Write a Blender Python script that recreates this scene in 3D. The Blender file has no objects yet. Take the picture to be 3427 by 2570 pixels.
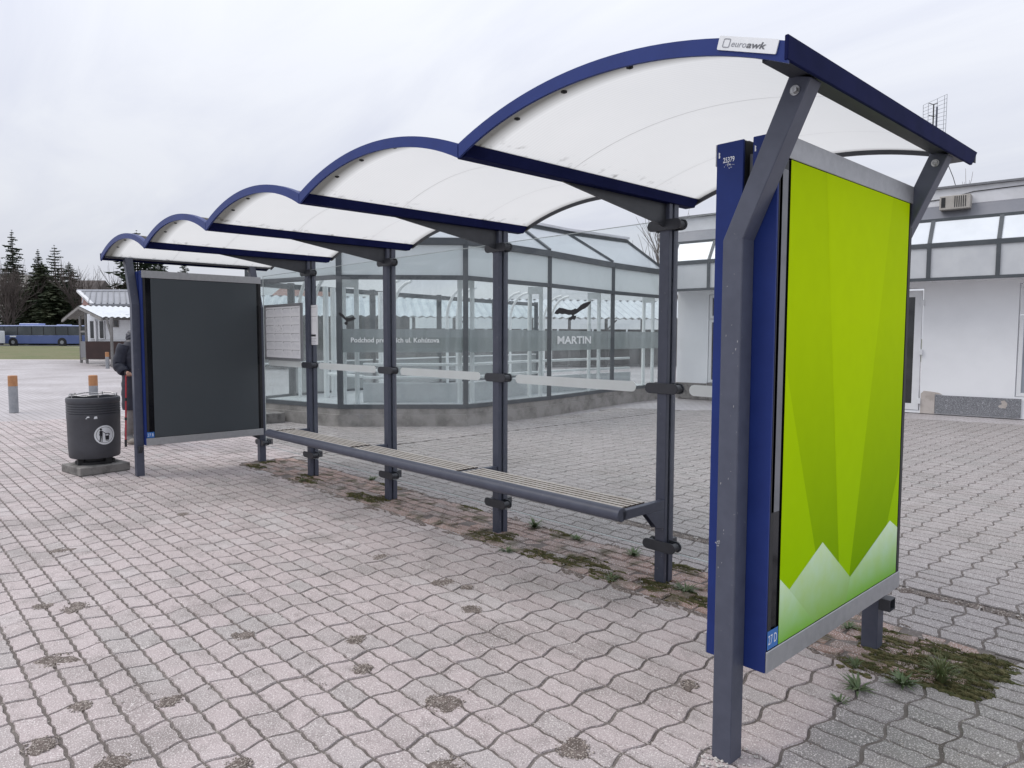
import bpy, bmesh, math, random
import numpy as np
from mathutils import Vector, Matrix
random.seed(7); rng = np.random.default_rng(7)
SC = bpy.context.scene
COL = SC.collection
R = math.radians
# ------------------------------------------------------------------ camera
CAMP = Vector((1.2616, -2.2611, 1.54))
YAW, PITCH, ROLL, FPX, PW, PH = R(46.914), R(3.816), R(0.1666), 2380.17, 3427.0, 2570.0
FWD = Vector((-math.sin(YAW)*math.cos(PITCH), math.cos(YAW)*math.cos(PITCH), -math.sin(PITCH)))
RGT = Vector((math.cos(YAW), math.sin(YAW), 0)); UPV = RGT.cross(FWD)
R2 = RGT*math.cos(ROLL)+UPV*math.sin(ROLL); U2 = -RGT*math.sin(ROLL)+UPV*math.cos(ROLL)
FH = Vector((-math.sin(YAW), math.cos(YAW), 0))
cam = bpy.data.cameras.new('camera'); cam.sensor_width = 36; cam.lens = FPX/PW*36
cam.clip_start = .05; cam.clip_end = 3000
camo = bpy.data.objects.new('camera', cam); COL.objects.link(camo)
M3 = Matrix((R2, U2, -FWD)).transposed()
camo.matrix_world = Matrix.Translation(CAMP) @ M3.to_4x4()
SC.camera = camo
def at(px, py, depth):            # survey helper: the point seen at a photo pixel, at a given horizontal distance ahead
    d = FWD + R2*((px-PW/2)/FPX) - U2*((py-PH/2)/FPX)
    return CAMP + d*(depth/d.dot(FH))
# ------------------------------------------------------------------ world, sun, exposure
SUN_EL, SUN_DIR = R(48), Vector((-0.80, -0.62, 0))
W = bpy.data.worlds.new('World'); SC.world = W; W.use_nodes = True
nt = W.node_tree; nt.nodes.clear()
def N(t, ty, **kw):
    n = t.nodes.new(ty)
    for k, v in kw.items(): setattr(n, k, v)
    return n
wout = N(nt, 'ShaderNodeOutputWorld'); wbg = N(nt, 'ShaderNodeBackground'); wbg.inputs['Strength'].default_value = 0.1
sky = N(nt, 'ShaderNodeTexSky', sky_type='NISHITA'); sky.sun_disc = False; sky.sun_elevation = SUN_EL
sky.sun_rotation = math.atan2(SUN_DIR.x, SUN_DIR.y); sky.air_density = 1; sky.dust_density = 3
tc = N(nt, 'ShaderNodeTexCoord'); sep = N(nt, 'ShaderNodeSeparateXYZ'); nt.links.new(tc.outputs['Generated'], sep.inputs[0])
def wm(op, a, b=None, c=None):
    n = N(nt, 'ShaderNodeMath', operation=op)
    for i, v in enumerate((a, b, c)):
        if v is None: continue
        if isinstance(v, (int, float)): n.inputs[i].default_value = v
        else: nt.links.new(v, n.inputs[i])
    return n.outputs[0]
zc = wm('MAXIMUM', sep.outputs[2], 0.0)
den = wm('ADD', zc, 0.22)
cmb = N(nt, 'ShaderNodeCombineXYZ'); nt.links.new(wm('DIVIDE', sep.outputs[0], den), cmb.inputs[0]); nt.links.new(wm('DIVIDE', sep.outputs[1], den), cmb.inputs[1])
mp = N(nt, 'ShaderNodeMapping'); mp.inputs['Rotation'].default_value = (0, 0, R(25)); mp.inputs['Scale'].default_value = (.75, 1.7, 1); nt.links.new(cmb.outputs[0], mp.inputs[0])
cn = N(nt, 'ShaderNodeTexNoise'); cn.inputs['Scale'].default_value = 1.25; cn.inputs['Detail'].default_value = 7; cn.inputs['Roughness'].default_value = .55; cn.inputs['Distortion'].default_value = .7
nt.links.new(mp.outputs[0], cn.inputs['Vector'])
cr = N(nt, 'ShaderNodeValToRGB'); nt.links.new(cn.outputs['Fac'], cr.inputs[0])
cr.color_ramp.elements[0].position = .33; cr.color_ramp.elements[0].color = (.775, .805, .915, 1)
cr.color_ramp.elements[1].position = .62; cr.color_ramp.elements[1].color = (.895, .92, .99, 1)
lum = wm('MULTIPLY', wm('MULTIPLY_ADD', zc, .95, .84), 9.15)
vm = N(nt, 'ShaderNodeVectorMath', operation='SCALE'); nt.links.new(cr.outputs[0], vm.inputs[0]); nt.links.new(lum, vm.inputs['Scale'])
mx = N(nt, 'ShaderNodeMix', data_type='RGBA'); mx.inputs[0].default_value = .93
nt.links.new(sky.outputs[0], mx.inputs[6]); nt.links.new(vm.outputs[0], mx.inputs[7])
nt.links.new(mx.outputs[2], wbg.inputs[0]); nt.links.new(wbg.outputs[0], wout.inputs[0])
sl = bpy.data.lights.new('sun', 'SUN'); sl.energy = 1.5; sl.angle = R(32); sl.color = (1, .95, .89)
so = bpy.data.objects.new('sun', sl); COL.objects.link(so)
sd = SUN_DIR.normalized()*math.cos(SUN_EL); sd.z = math.sin(SUN_EL)
so.rotation_euler = sd.to_track_quat('Z', 'Y').to_euler(); so.location = (0, 0, 30)
SC.cycles.transparent_max_bounces = 64; SC.cycles.max_bounces = 10
SC.view_settings.view_transform = 'Standard'; SC.view_settings.look = 'None'
SC.view_settings.exposure = 0.0; SC.view_settings.gamma = 1.0; SC.view_settings.use_curve_mapping = False
# ------------------------------------------------------------------ materials
def mat(name, col, rough=.5, metal=0., noise=None, bump=None, spec=.5, coat=0., speck=None):
    """noise=(scale, second colour, lo, hi); bump=(scale, strength, distance); speck=(scale, threshold, colour)"""
    m = bpy.data.materials.new(name); m.use_nodes = True; t = m.node_tree
    p = t.nodes['Principled BSDF']; p.inputs['Roughness'].default_value = rough; p.inputs['Metallic'].default_value = metal
    p.inputs['Base Color'].default_value = (*col, 1); p.inputs['Specular IOR Level'].default_value = spec
    if coat: p.inputs['Coat Weight'].default_value = coat
    g = N(t, 'ShaderNodeNewGeometry'); src = None
    if noise:
        n = N(t, 'ShaderNodeTexNoise'); n.inputs['Scale'].default_value = noise[0]; n.inputs['Detail'].default_value = 6; n.inputs['Roughness'].default_value = .6
        t.links.new(g.outputs['Position'], n.inputs['Vector'])
        r = N(t, 'ShaderNodeMapRange'); r.inputs[1].default_value = noise[2]; r.inputs[2].default_value = noise[3]; t.links.new(n.outputs['Fac'], r.inputs[0])
        x = N(t, 'ShaderNodeMix', data_type='RGBA'); x.inputs[6].default_value = (*col, 1); x.inputs[7].default_value = (*noise[1], 1)
        t.links.new(r.outputs[0], x.inputs[0]); src = x.outputs[2]
    if speck:
        n = N(t, 'ShaderNodeTexNoise'); n.inputs['Scale'].default_value = speck[0]; n.inputs['Detail'].default_value = 2
        t.links.new(g.outputs['Position'], n.inputs['Vector'])
        r = N(t, 'ShaderNodeMapRange'); r.inputs[1].default_value = speck[1]; r.inputs[2].default_value = speck[1]+.04; t.links.new(n.outputs['Fac'], r.inputs[0])
        x = N(t, 'ShaderNodeMix', data_type='RGBA'); x.inputs[7].default_value = (*speck[2], 1)
        if src: t.links.new(src, x.inputs[6])
        else: x.inputs[6].default_value = (*col, 1)
        t.links.new(r.outputs[0], x.inputs[0]); src = x.outputs[2]
    if src: t.links.new(src, p.inputs['Base Color'])
    if bump:
        n = N(t, 'ShaderNodeTexNoise'); n.inputs['Scale'].default_value = bump[0]; n.inputs['Detail'].default_value = 4
        t.links.new(g.outputs['Position'], n.inputs['Vector'])
        b = N(t, 'ShaderNodeBump'); b.inputs['Strength'].default_value = bump[1]; b.inputs['Distance'].default_value = bump[2]
        t.links.new(n.outputs['Fac'], b.inputs['Height']); t.links.new(b.outputs[0], p.inputs['Normal'])
    return m
def glass(name, tint, ior=1.45, boost=1.0, dirt=.03):
    m = bpy.data.materials.new(name); m.use_nodes = True; t = m.node_tree; t.nodes.clear()
    o = N(t, 'ShaderNodeOutputMaterial'); tr = N(t, 'ShaderNodeBsdfTransparent'); tr.inputs[0].default_value = (*tint, 1)
    gl = N(t, 'ShaderNodeBsdfGlossy'); gl.inputs['Roughness'].default_value = .0
    gg = N(t, 'ShaderNodeNewGeometry'); dt = N(t, 'ShaderNodeVectorMath', operation='DOT_PRODUCT'); t.links.new(gg.outputs['Normal'], dt.inputs[0]); t.links.new(gg.outputs['Incoming'], dt.inputs[1])
    def q(op, a, b):
        n = N(t, 'ShaderNodeMath', operation=op)
        for i, v in enumerate((a, b)):
            if v is None: continue
            if isinstance(v, float): n.inputs[i].default_value = v
            else: t.links.new(v, n.inputs[i])
        return n.outputs[0]
    f0 = ((ior-1)/(ior+1))**2; pw = q('POWER', q('SUBTRACT', 1.0, q('ABSOLUTE', dt.outputs['Value'], None)), 5.0)
    mu = N(t, 'ShaderNodeMath', operation='MULTIPLY'); mu.inputs[1].default_value = boost; mu.use_clamp = True; t.links.new(q('ADD', q('MULTIPLY', pw, 1.0-f0), f0), mu.inputs[0])
    m1 = N(t, 'ShaderNodeMixShader'); t.links.new(mu.outputs[0], m1.inputs[0]); t.links.new(tr.outputs[0], m1.inputs[1]); t.links.new(gl.outputs[0], m1.inputs[2])
    df = N(t, 'ShaderNodeBsdfDiffuse'); df.inputs[0].default_value = (.7, .72, .72, 1)
    ns = N(t, 'ShaderNodeTexNoise'); ns.inputs['Scale'].default_value = 2.5; ns.inputs['Detail'].default_value = 6; g = N(t, 'ShaderNodeNewGeometry'); t.links.new(g.outputs['Position'], ns.inputs['Vector'])
    rr = N(t, 'ShaderNodeMapRange'); rr.inputs[1].default_value = .3; rr.inputs[2].default_value = .75; rr.inputs[3].default_value = dirt*.3; rr.inputs[4].default_value = dirt*2; t.links.new(ns.outputs['Fac'], rr.inputs[0])
    m2 = N(t, 'ShaderNodeMixShader'); t.links.new(rr.outputs[0], m2.inputs[0]); t.links.new(m1.outputs[0], m2.inputs[1]); t.links.new(df.outputs[0], m2.inputs[2])
    t.links.new(m2.outputs[0], o.inputs[0]); return m
def frosted(name, col, through=.35, trans=.5):
    """thin sheet: diffuse + translucent, partly see-through"""
    m = bpy.data.materials.new(name); m.use_nodes = True; t = m.node_tree; t.nodes.clear()
    o = N(t, 'ShaderNodeOutputMaterial'); d = N(t, 'ShaderNodeBsdfDiffuse'); l = N(t, 'ShaderNodeBsdfTranslucent'); tr = N(t, 'ShaderNodeBsdfTransparent')
    g = N(t, 'ShaderNodeNewGeometry'); n = N(t, 'ShaderNodeTexNoise'); n.inputs['Scale'].default_value = 3.0; n.inputs['Detail'].default_value = 5; t.links.new(g.outputs['Position'], n.inputs['Vector'])
    x = N(t, 'ShaderNodeMix', data_type='RGBA'); x.inputs[6].default_value = (*[c*.93 for c in col], 1); x.inputs[7].default_value = (*[min(1, c*1.05) for c in col], 1); t.links.new(n.outputs['Fac'], x.inputs[0])
    t.links.new(x.outputs[2], d.inputs[0]); t.links.new(x.outputs[2], l.inputs[0])
    a = N(t, 'ShaderNodeMixShader'); a.inputs[0].default_value = trans; t.links.new(d.outputs[0], a.inputs[1]); t.links.new(l.outputs[0], a.inputs[2])
    b = N(t, 'ShaderNodeMixShader'); b.inputs[0].default_value = through; t.links.new(a.outputs[0], b.inputs[1]); t.links.new(tr.outputs[0], b.inputs[2])
    t.links.new(b.outputs[0], o.inputs[0]); return m
MT = {}
MT['graphite'] = mat('graphite_paint', (.070, .078, .112), .45, 0, (14, (.056, .063, .092), .4, .7), (60, .08, .002), speck=(55, .72, (.16, .165, .18)))
MT['graphite_dark'] = mat('graphite_paint_dark', (.040, .043, .052), .45, 0, (14, (.03, .032, .04), .4, .7), (60, .06, .002))
MT['navy'] = mat('navy_paint', (.010, .013, .060), .6, 0, (9, (.007, .010, .046), .35, .7), None, .03)
MT['blue'] = mat('blue_paint', (.017, .036, .175), .42, 0, (6, (.014, .029, .145), .35, .7), None, .2)
MT['alu'] = mat('brushed_aluminium', (.42, .425, .44), .42, .55, (30, (.36, .365, .38), .35, .7), None)
MT['chrome'] = mat('galvanised_bolt', (.55, .55, .55), .35, .9, (80, (.3, .3, .3), .4, .6))
MT['black'] = mat('black_gloss', (.004, .0045, .007), .10, 0, None, None, .25)
MT['blackmatte'] = mat('black_matte', (.012, .012, .014), .6, 0, (20, (.02, .02, .022), .4, .7))
MT['steelgrey'] = mat('grey_sheet_steel', (.20, .205, .22), .5, .3, (12, (.16, .165, .18), .4, .7))
MT['white'] = mat('white_vinyl', (.78, .80, .82), .4, 0, (8, (.72, .74, .76), .4, .7))
MT['offwhite'] = mat('off_white_film', (.73, .77, .75), .5, 0, (5, (.69, .72, .70), .4, .7))
MT['ink'] = mat('black_ink', (.012, .012, .015), .5, 0, (40, (.02, .02, .025), .4, .7))
MT['greyink'] = mat('grey_ink', (.12, .125, .14), .5, 0, (40, (.10, .105, .12), .4, .7))
MT['paleink'] = mat('pale_grey_ink', (.50, .51, .54), .5, 0, (40, (.45, .46, .49), .4, .7))
MT['sheet'] = mat('paper_sheet', (.86, .86, .87), .6, 0, (8, (.82, .82, .84), .4, .7))
MT['midink'] = mat('mid_grey_ink', (.27, .28, .31), .5, 0, (40, (.25, .26, .29), .4, .7))
MT['stickerblue'] = mat('sticker_blue', (.035, .16, .47), .4, 0, (20, (.03, .14, .42), .4, .7))
MT['slate'] = mat('slate_poster', (.052, .062, .071), .4, 0, (3, (.048, .058, .067), .35, .7))
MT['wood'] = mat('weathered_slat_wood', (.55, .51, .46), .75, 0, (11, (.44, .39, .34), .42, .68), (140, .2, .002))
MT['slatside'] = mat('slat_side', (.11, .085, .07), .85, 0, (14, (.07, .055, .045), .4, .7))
MT['shelterglass'] = glass('shelter_glass', (.93, .955, .95), 1.38, 1.0, .022)
MT['glassedge'] = mat('glass_edge', (.62, .66, .66), .2, 0, (10, (.55, .6, .6), .4, .7))
MT['pavglass'] = glass('pavilion_glass', (.93, .955, .955), 1.45, 1.0, .05)
MT['pavframe'] = mat('pavilion_frame', (.062, .072, .082), .5, 0, (4, (.09, .10, .108), .45, .75))
MT['pavwhite'] = mat('white_lacquer', (.82, .83, .83), .45, 0, (3, (.76, .77, .77), .4, .7))
MT['frostband'] = frosted('frosted_film', (.43, .455, .46), .34, .45)
MT['frostpane'] = frosted('frosted_pane', (.66, .71, .72), .34, .55)
MT['skypane'] = frosted('sloped_pane', (.84, .90, .94), .55, .75)
MT['milkpane'] = mat('milky_pane', (.56, .58, .60), .25, 0, (2.2, (.50, .52, .545), .4, .7))
MT['skypanel'] = mat('milky_sloped_pane', (.72, .76, .80), .12, 0, (2.2, (.66, .70, .74), .4, .7), None, .6)
MT['concrete'] = mat('old_concrete', (.30, .285, .27), .9, 0, (3.5, (.17, .16, .15), .42, .66), (30, .4, .01), speck=(70, .66, (.42, .40, .38)))
MT['concretefloor'] = mat('pale_floor', (.58, .59, .60), .6, 0, (2, (.52, .53, .54), .4, .7))
MT['render'] = mat('white_render', (.80, .815, .835), .75, 0, (1.2, (.74, .755, .775), .4, .75), (50, .06, .003))
MT['fascia'] = mat('pale_fascia', (.66, .67, .70), .6, 0, (1.6, (.50, .51, .53), .45, .75))
MT['terrazzo'] = mat('grey_terrazzo', (.16, .165, .18), .6, 0, (5, (.13, .135, .15), .4, .7), None, speck=(90, .55, (.36, .37, .39)))
MT['plaster'] = mat('crumbled_plaster', (.50, .46, .43), .9, 0, (6, (.38, .34, .31), .42, .65), (40, .4, .01))
MT['bandwhite'] = mat('band_white_vinyl', (.88, .89, .89), .5, 0, (5, (.84, .85, .85), .4, .7))
MT['pvc'] = mat('white_pvc', (.72, .735, .75), .35, 0, (5, (.68, .69, .71), .4, .7))
MT['darkglass'] = mat('dark_window_glass', (.02, .022, .025), .06, 0, (.8, (.05, .052, .055), .35, .7), None, .7)
MT['blind'] = mat('blind_behind_glass', (.36, .39, .43), .15, 0, (1.5, (.28, .31, .34), .35, .7))
MT['bin'] = mat('bin_plastic', (.062, .064, .075), .55, 0, (7, (.05, .052, .06), .4, .7), (120, .1, .002))
MT['slab'] = mat('bin_slab', (.22, .21, .20), .9, 0, (9, (.11, .105, .10), .45, .65), (40, .4, .008))
MT['galv'] = mat('galvanised_post', (.34, .35, .37), .5, .4, (8, (.26, .27, .29), .4, .7))
MT['orange'] = mat('orange_band', (.44, .215, .095), .6, 0, (14, (.36, .165, .075), .4, .7))
MT['bark'] = mat('bark', (.070, .058, .052), .9, 0, (3, (.075, .062, .054), .4, .7))
MT['twig'] = mat('twigs', (.085, .068, .062), .9, 0, (1, (.12, .098, .09), .4, .7))
MT['greytwig'] = mat('grey_twigs', (.22, .20, .195), .9, 0, (1, (.30, .28, .27), .4, .7))
MT['needle'] = mat('spruce_needles', (.028, .050, .026), .8, 0, (.6, (.055, .075, .042), .38, .68))
MT['needle2'] = mat('dark_cypress_needles', (.026, .042, .018), .8, 0, (.5, (.055, .064, .026), .38, .68))
MT['blade'] = mat('weed_leaf', (.075, .125, .045), .6, 0, (60, (.12, .14, .07), .4, .7))
MT['grasstuft'] = mat('grass_blade', (.10, .145, .05), .6, 0, (60, (.16, .15, .07), .4, .7))
MT['moss'] = mat('moss', (.060, .066, .020), .95, 0, (30, (.135, .115, .05), .42, .62), (90, .8, .012))
MT['dirt'] = mat('brown_dirt', (.105, .084, .073), .95, 0, (20, (.19, .155, .14), .42, .62), (140, .9, .008), speck=(120, .58, (.40, .36, .33)))
MT['gravel'] = mat('gravel_bits', (.42, .37, .33), .9, 0, (130, (.10, .08, .07), .42, .56))
MT['pebble'] = mat('pale_pebbles', (.55, .53, .51), .85, 0, (120, (.36, .33, .31), .42, .6))

def paver_mat(name, cols, strip=False):
    m = bpy.data.materials.new(name); m.use_nodes = True; t = m.node_tree; p = t.nodes['Principled BSDF']
    p.inputs['Roughness'].default_value = .78; p.inputs['Specular IOR Level'].default_value = .45
    L = t.links.new
    g = N(t, 'ShaderNodeNewGeometry'); oi = N(t, 'ShaderNodeObjectInfo')
    ad = N(t, 'ShaderNodeMath', operation='ADD'); L(g.outputs['Random Per Island'], ad.inputs[0]); L(oi.outputs['Random'], ad.inputs[1])
    fr = N(t, 'ShaderNodeMath', operation='FRACT'); L(ad.outputs[0], fr.inputs[0])
    big = N(t, 'ShaderNodeTexNoise'); big.inputs['Scale'].default_value = .55; big.inputs['Detail'].default_value = 4; L(g.outputs['Position'], big.inputs['Vector'])
    mm = N(t, 'ShaderNodeMath', operation='MULTIPLY_ADD'); mm.inputs[1].default_value = .55; L(fr.outputs[0], mm.inputs[0])
    m2 = N(t, 'ShaderNodeMath', operation='MULTIPLY_ADD'); m2.inputs[1].default_value = 1.3; m2.inputs[2].default_value = -.42; L(big.outputs['Fac'], m2.inputs[0]); L(m2.outputs[0], mm.inputs[2])
    rp = N(t, 'ShaderNodeValToRGB'); L(mm.outputs[0], rp.inputs[0])
    e = rp.color_ramp.elements; e[0].position = .1; e[0].color = (*cols[0], 1); e[1].position = .9; e[1].color = (*cols[-1], 1)
    for i, c in enumerate(cols[1:-1]):
        k = e.new(.1+.8*(i+1)/(len(cols)-1)); k.color = (*c, 1)
    cur = rp.outputs[0]
    def layer(scale, lo, hi, col, amt, detail=3):
        nonlocal cur
        n = N(t, 'ShaderNodeTexNoise'); n.inputs['Scale'].default_value = scale; n.inputs['Detail'].default_value = detail; L(g.outputs['Position'], n.inputs['Vector'])
        r = N(t, 'ShaderNodeMapRange'); r.inputs[1].default_value = lo; r.inputs[2].default_value = hi; r.inputs[4].default_value = amt; L(n.outputs['Fac'], r.inputs[0])
        x = N(t, 'ShaderNodeMix', data_type='RGBA'); x.inputs[7].default_value = (*col, 1); L(cur, x.inputs[6]); L(r.outputs[0], x.inputs[0]); cur = x.outputs[2]
    layer(9, .52, .75, (.165, .145, .135), .55, 6)         # worn, dirty blotches
    layer(1.7, .53, .72, (.185, .165, .155), .7, 6)
    layer(.42, .50, .70, (.20, .185, .178), .55, 5)
    layer(170, .56, .64, (.72, .68, .66), .8, 2)
    layer(85, .64, .70, (.66, .62, .60), .6, 2)         # pale grit
    layer(140, .62, .69, (.12, .11, .105), .75, 2)        # dark grit
    if strip: layer(6, .50, .62, (.075, .068, .036), .85, 6)
    L(cur, p.inputs['Base Color'])
    n = N(t, 'ShaderNodeTexNoise'); n.inputs['Scale'].default_value = 170; n.inputs['Detail'].default_value = 3; L(g.outputs['Position'], n.inputs['Vector'])
    b = N(t, 'ShaderNodeBump'); b.inputs['Strength'].default_value = .35; b.inputs['Distance'].default_value = .003; L(n.outputs['Fac'], b.inputs['Height']); L(b.outputs[0], p.inputs['Normal'])
    return m
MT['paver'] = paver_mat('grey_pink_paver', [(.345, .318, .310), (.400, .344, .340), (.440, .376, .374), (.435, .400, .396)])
MT['paver_shaded'] = paver_mat('shaded_grey_paver', [(.225, .214, .207), (.255, .236, .230), (.275, .250, .246), (.292, .272, .267)])  # greyer, darker pavers; shade behind and right of the shelter put into their colour
MT['redbrick'] = paver_mat('red_brick_paver', [(.235, .19, .17), (.27, .175, .145), (.31, .195, .155), (.27, .225, .205)], True)
MT['sand'] = mat('joint_sand', (.115, .098, .090), .95, 0, (5, (.19, .168, .155), .4, .66), (120, .6, .006), speck=(90, .64, (.36, .33, .30)))
# ------------------------------------------------------------------ mesh helpers
class MB:
    def __init__(s): s.v = []; s.f = []; s.mi = []
    def add(s, vs, fs, mi=0):
        o = len(s.v); s.v += [tuple(v) for v in vs]; s.f += [tuple(i+o for i in f) for f in fs]; s.mi += [mi]*len(fs); return s
    def box(s, x0, x1, y0, y1, z0, z1, mi=0):
        return s.add([(x0,y0,z0),(x1,y0,z0),(x1,y1,z0),(x0,y1,z0),(x0,y0,z1),(x1,y0,z1),(x1,y1,z1),(x0,y1,z1)],
                     [(3,2,1,0),(4,5,6,7),(0,1,5,4),(1,2,6,5),(2,3,7,6),(3,0,4,7)], mi)
    def obox(s, c, ax, ay, az, mi=0):
        c, ax, ay, az = map(Vector, (c, ax, ay, az))
        vs = [c+ax*i+ay*j+az*k for k in (-1,1) for i, j in ((-1,-1),(1,-1),(1,1),(-1,1))]
        return s.add(vs, [(3,2,1,0),(4,5,6,7),(0,1,5,4),(1,2,6,5),(2,3,7,6),(3,0,4,7)], mi)
    def bar(s, p0, p1, w, h, up=(0,0,1), mi=0):
        p0, p1, up = Vector(p0), Vector(p1), Vector(up); d = (p1-p0); ln = d.length; d.normalize()
        sd = d.cross(up)
        if sd.length < 1e-4: sd = d.cross(Vector((0,1,0)))
        sd.normalize(); u = sd.cross(d)
        return s.obox((p0+p1)/2, d*ln/2, sd*w/2, u*h/2, mi)
    def prism(s, pts, vec, mi=0):
        pts = [Vector(p) for p in pts]; vec = Vector(vec); n = len(pts)
        return s.add(pts+[p+vec for p in pts], [tuple(range(n-1,-1,-1)), tuple(range(n,2*n))]+[(i,(i+1)%n,n+(i+1)%n,n+i) for i in range(n)], mi)
    def poly(s, pts, mi=0): return s.add(pts, [tuple(range(len(pts)))], mi)
    def tube(s, path, r, n=8, mi=0, cap=True):
        path = [Vector(p) for p in path]; rs = r if isinstance(r, (list, tuple)) else [r]*len(path); vs = []; prev = None
        for i, p in enumerate(path):
            d = (path[min(i+1,len(path)-1)]-path[max(i-1,0)]).normalized()
            a = prev if prev is not None else (Vector((0,0,1)) if abs(d.z) < .9 else Vector((1,0,0)))
            a = (a-d*a.dot(d)).normalized(); prev = a; b = d.cross(a)
            vs += [p+(a*math.cos(2*math.pi*k/n)+b*math.sin(2*math.pi*k/n))*rs[i] for k in range(n)]
        fs = [(i*n+k, i*n+(k+1)%n, (i+1)*n+(k+1)%n, (i+1)*n+k) for i in range(len(path)-1) for k in range(n)]
        if cap: fs += [tuple(range(n-1,-1,-1)), tuple((len(path)-1)*n+k for k in range(n))]
        return s.add(vs, fs, mi)
    def lathe(s, prof, c, n=32, mi=0):
        vs = [(c[0]+r*math.cos(2*math.pi*k/n), c[1]+r*math.sin(2*math.pi*k/n), c[2]+z) for r, z in prof for k in range(n)]
        return s.add(vs, [(i*n+k, i*n+(k+1)%n, (i+1)*n+(k+1)%n, (i+1)*n+k) for i in range(len(prof)-1) for k in range(n)], mi)
    def ell(s, c, rx, ry, rz, n=8, m=6, mi=0):
        return s.lathe([(math.sin(math.pi*j/m), -math.cos(math.pi*j/m)) for j in range(m+1)], (0,0,0), n, mi) if False else s._ell(c, rx, ry, rz, n, m, mi)
    def _ell(s, c, rx, ry, rz, n, m, mi):
        vs = [(c[0], c[1], c[2]-rz)]+[(c[0]+rx*math.sin(math.pi*j/m)*math.cos(2*math.pi*k/n), c[1]+ry*math.sin(math.pi*j/m)*math.sin(2*math.pi*k/n), c[2]-rz*math.cos(math.pi*j/m)) for j in range(1,m) for k in range(n)]+[(c[0],c[1],c[2]+rz)]
        fs = [(0, 1+(k+1)%n, 1+k) for k in range(n)]+[(1+j*n+k,1+j*n+(k+1)%n,1+(j+1)*n+(k+1)%n,1+(j+1)*n+k) for j in range(m-2) for k in range(n)]
        o = 1+(m-2)*n; fs += [(o+k, o+(k+1)%n, len(vs)-1) for k in range(n)]
        return s.add(vs, fs, mi)
    def build(s, name, m, parent=None, bevel=0., smooth=False, recalc=True, kind=None):
        me = bpy.data.meshes.new(name); me.from_pydata(s.v, [], s.f)
        for q in (m if isinstance(m, (list, tuple)) else [m]): me.materials.append(q)
        if any(s.mi): me.polygons.foreach_set('material_index', s.mi)
        if recalc:
            b = bmesh.new(); b.from_mesh(me); bmesh.ops.recalc_face_normals(b, faces=b.faces); b.to_mesh(me); b.free()
        if smooth: me.polygons.foreach_set('use_smooth', [True]*len(me.polygons)); me.set_sharp_from_angle(angle=R(40))
        o = bpy.data.objects.new(name, me); COL.objects.link(o)
        if bevel:
            bv = o.modifiers.new('bevel', 'BEVEL'); bv.width = bevel; bv.segments = 1; bv.limit_method = 'ANGLE'; bv.angle_limit = R(40)
        if parent is not None: par(o, parent)
        if kind: o['kind'] = kind
        return o
def par(o, parent):
    o.parent = parent
    o.matrix_parent_inverse = Matrix.Translation(-parent.location) if parent.type == 'EMPTY' else Matrix.Identity(4)
def tag(o, label, cat, group=None):
    o['label'] = label; o['category'] = cat
    if group: o['group'] = group
    return o
def thing(name, label, cat, loc=(0,0,0), group=None):
    e = bpy.data.objects.new(name, None); COL.objects.link(e); e.location = loc; e.empty_display_size = .2
    return tag(e, label, cat, group)
def dup(root, delta, label=None, rot=0, scale=1.):
    r = root.copy(); COL.objects.link(r); r.location = Vector(root.location)+Vector(delta)
    if rot: r.rotation_euler = (0, 0, rot)
    if scale != 1.: r.scale = (scale,)*3
    if label: r['label'] = label
    for ch in list(root.children):
        c = ch.copy(); COL.objects.link(c); c.parent = r
        for g in ch.children:
            d = g.copy(); COL.objects.link(d); d.parent = c
    return r
def text_polys(body, size=1., offset=0., shear=0., spacing=1.):
    c = bpy.data.curves.new('t', 'FONT'); c.body = body; c.size = size; c.offset = offset; c.shear = shear; c.resolution_u = 3; c.space_character = spacing
    o = bpy.data.objects.new('t', c); COL.objects.link(o); dg = bpy.context.evaluated_depsgraph_get(); me = bpy.data.meshes.new_from_object(o.evaluated_get(dg))
    vs = [v.co.copy() for v in me.vertices]; fs = [tuple(p.vertices) for p in me.polygons]
    bpy.data.objects.remove(o); bpy.data.meshes.remove(me); bpy.data.curves.remove(c)
    return vs, fs
def text(mb, body, org, ex, ey, size, offset=0., shear=0., width=None, mi=0):
    vs, fs = text_polys(body, size, offset, shear)
    x0 = min(v.x for v in vs); x1 = max(v.x for v in vs); k = (width/(x1-x0)) if width else 1.
    org, ex, ey = Vector(org), Vector(ex), Vector(ey)
    mb.add([org+ex*((v.x-x0)*k)+ey*v.y for v in vs], fs, mi)
def stadium(x0, x1, z0, z1, y0, y1, n=7):
    r = (z1-z0)/2; zc = (z0+z1)/2; pts = []
    for i in range(n): a = -math.pi/2+math.pi*i/(n-1); pts.append((x1-r+r*math.cos(a), y0, zc+r*math.sin(a)))
    for i in range(n): a = math.pi/2+math.pi*i/(n-1); pts.append((x0+r+r*math.cos(a), y0, zc+r*math.sin(a)))
    return MB().prism(pts, (0, y1-y0, 0))
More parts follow.
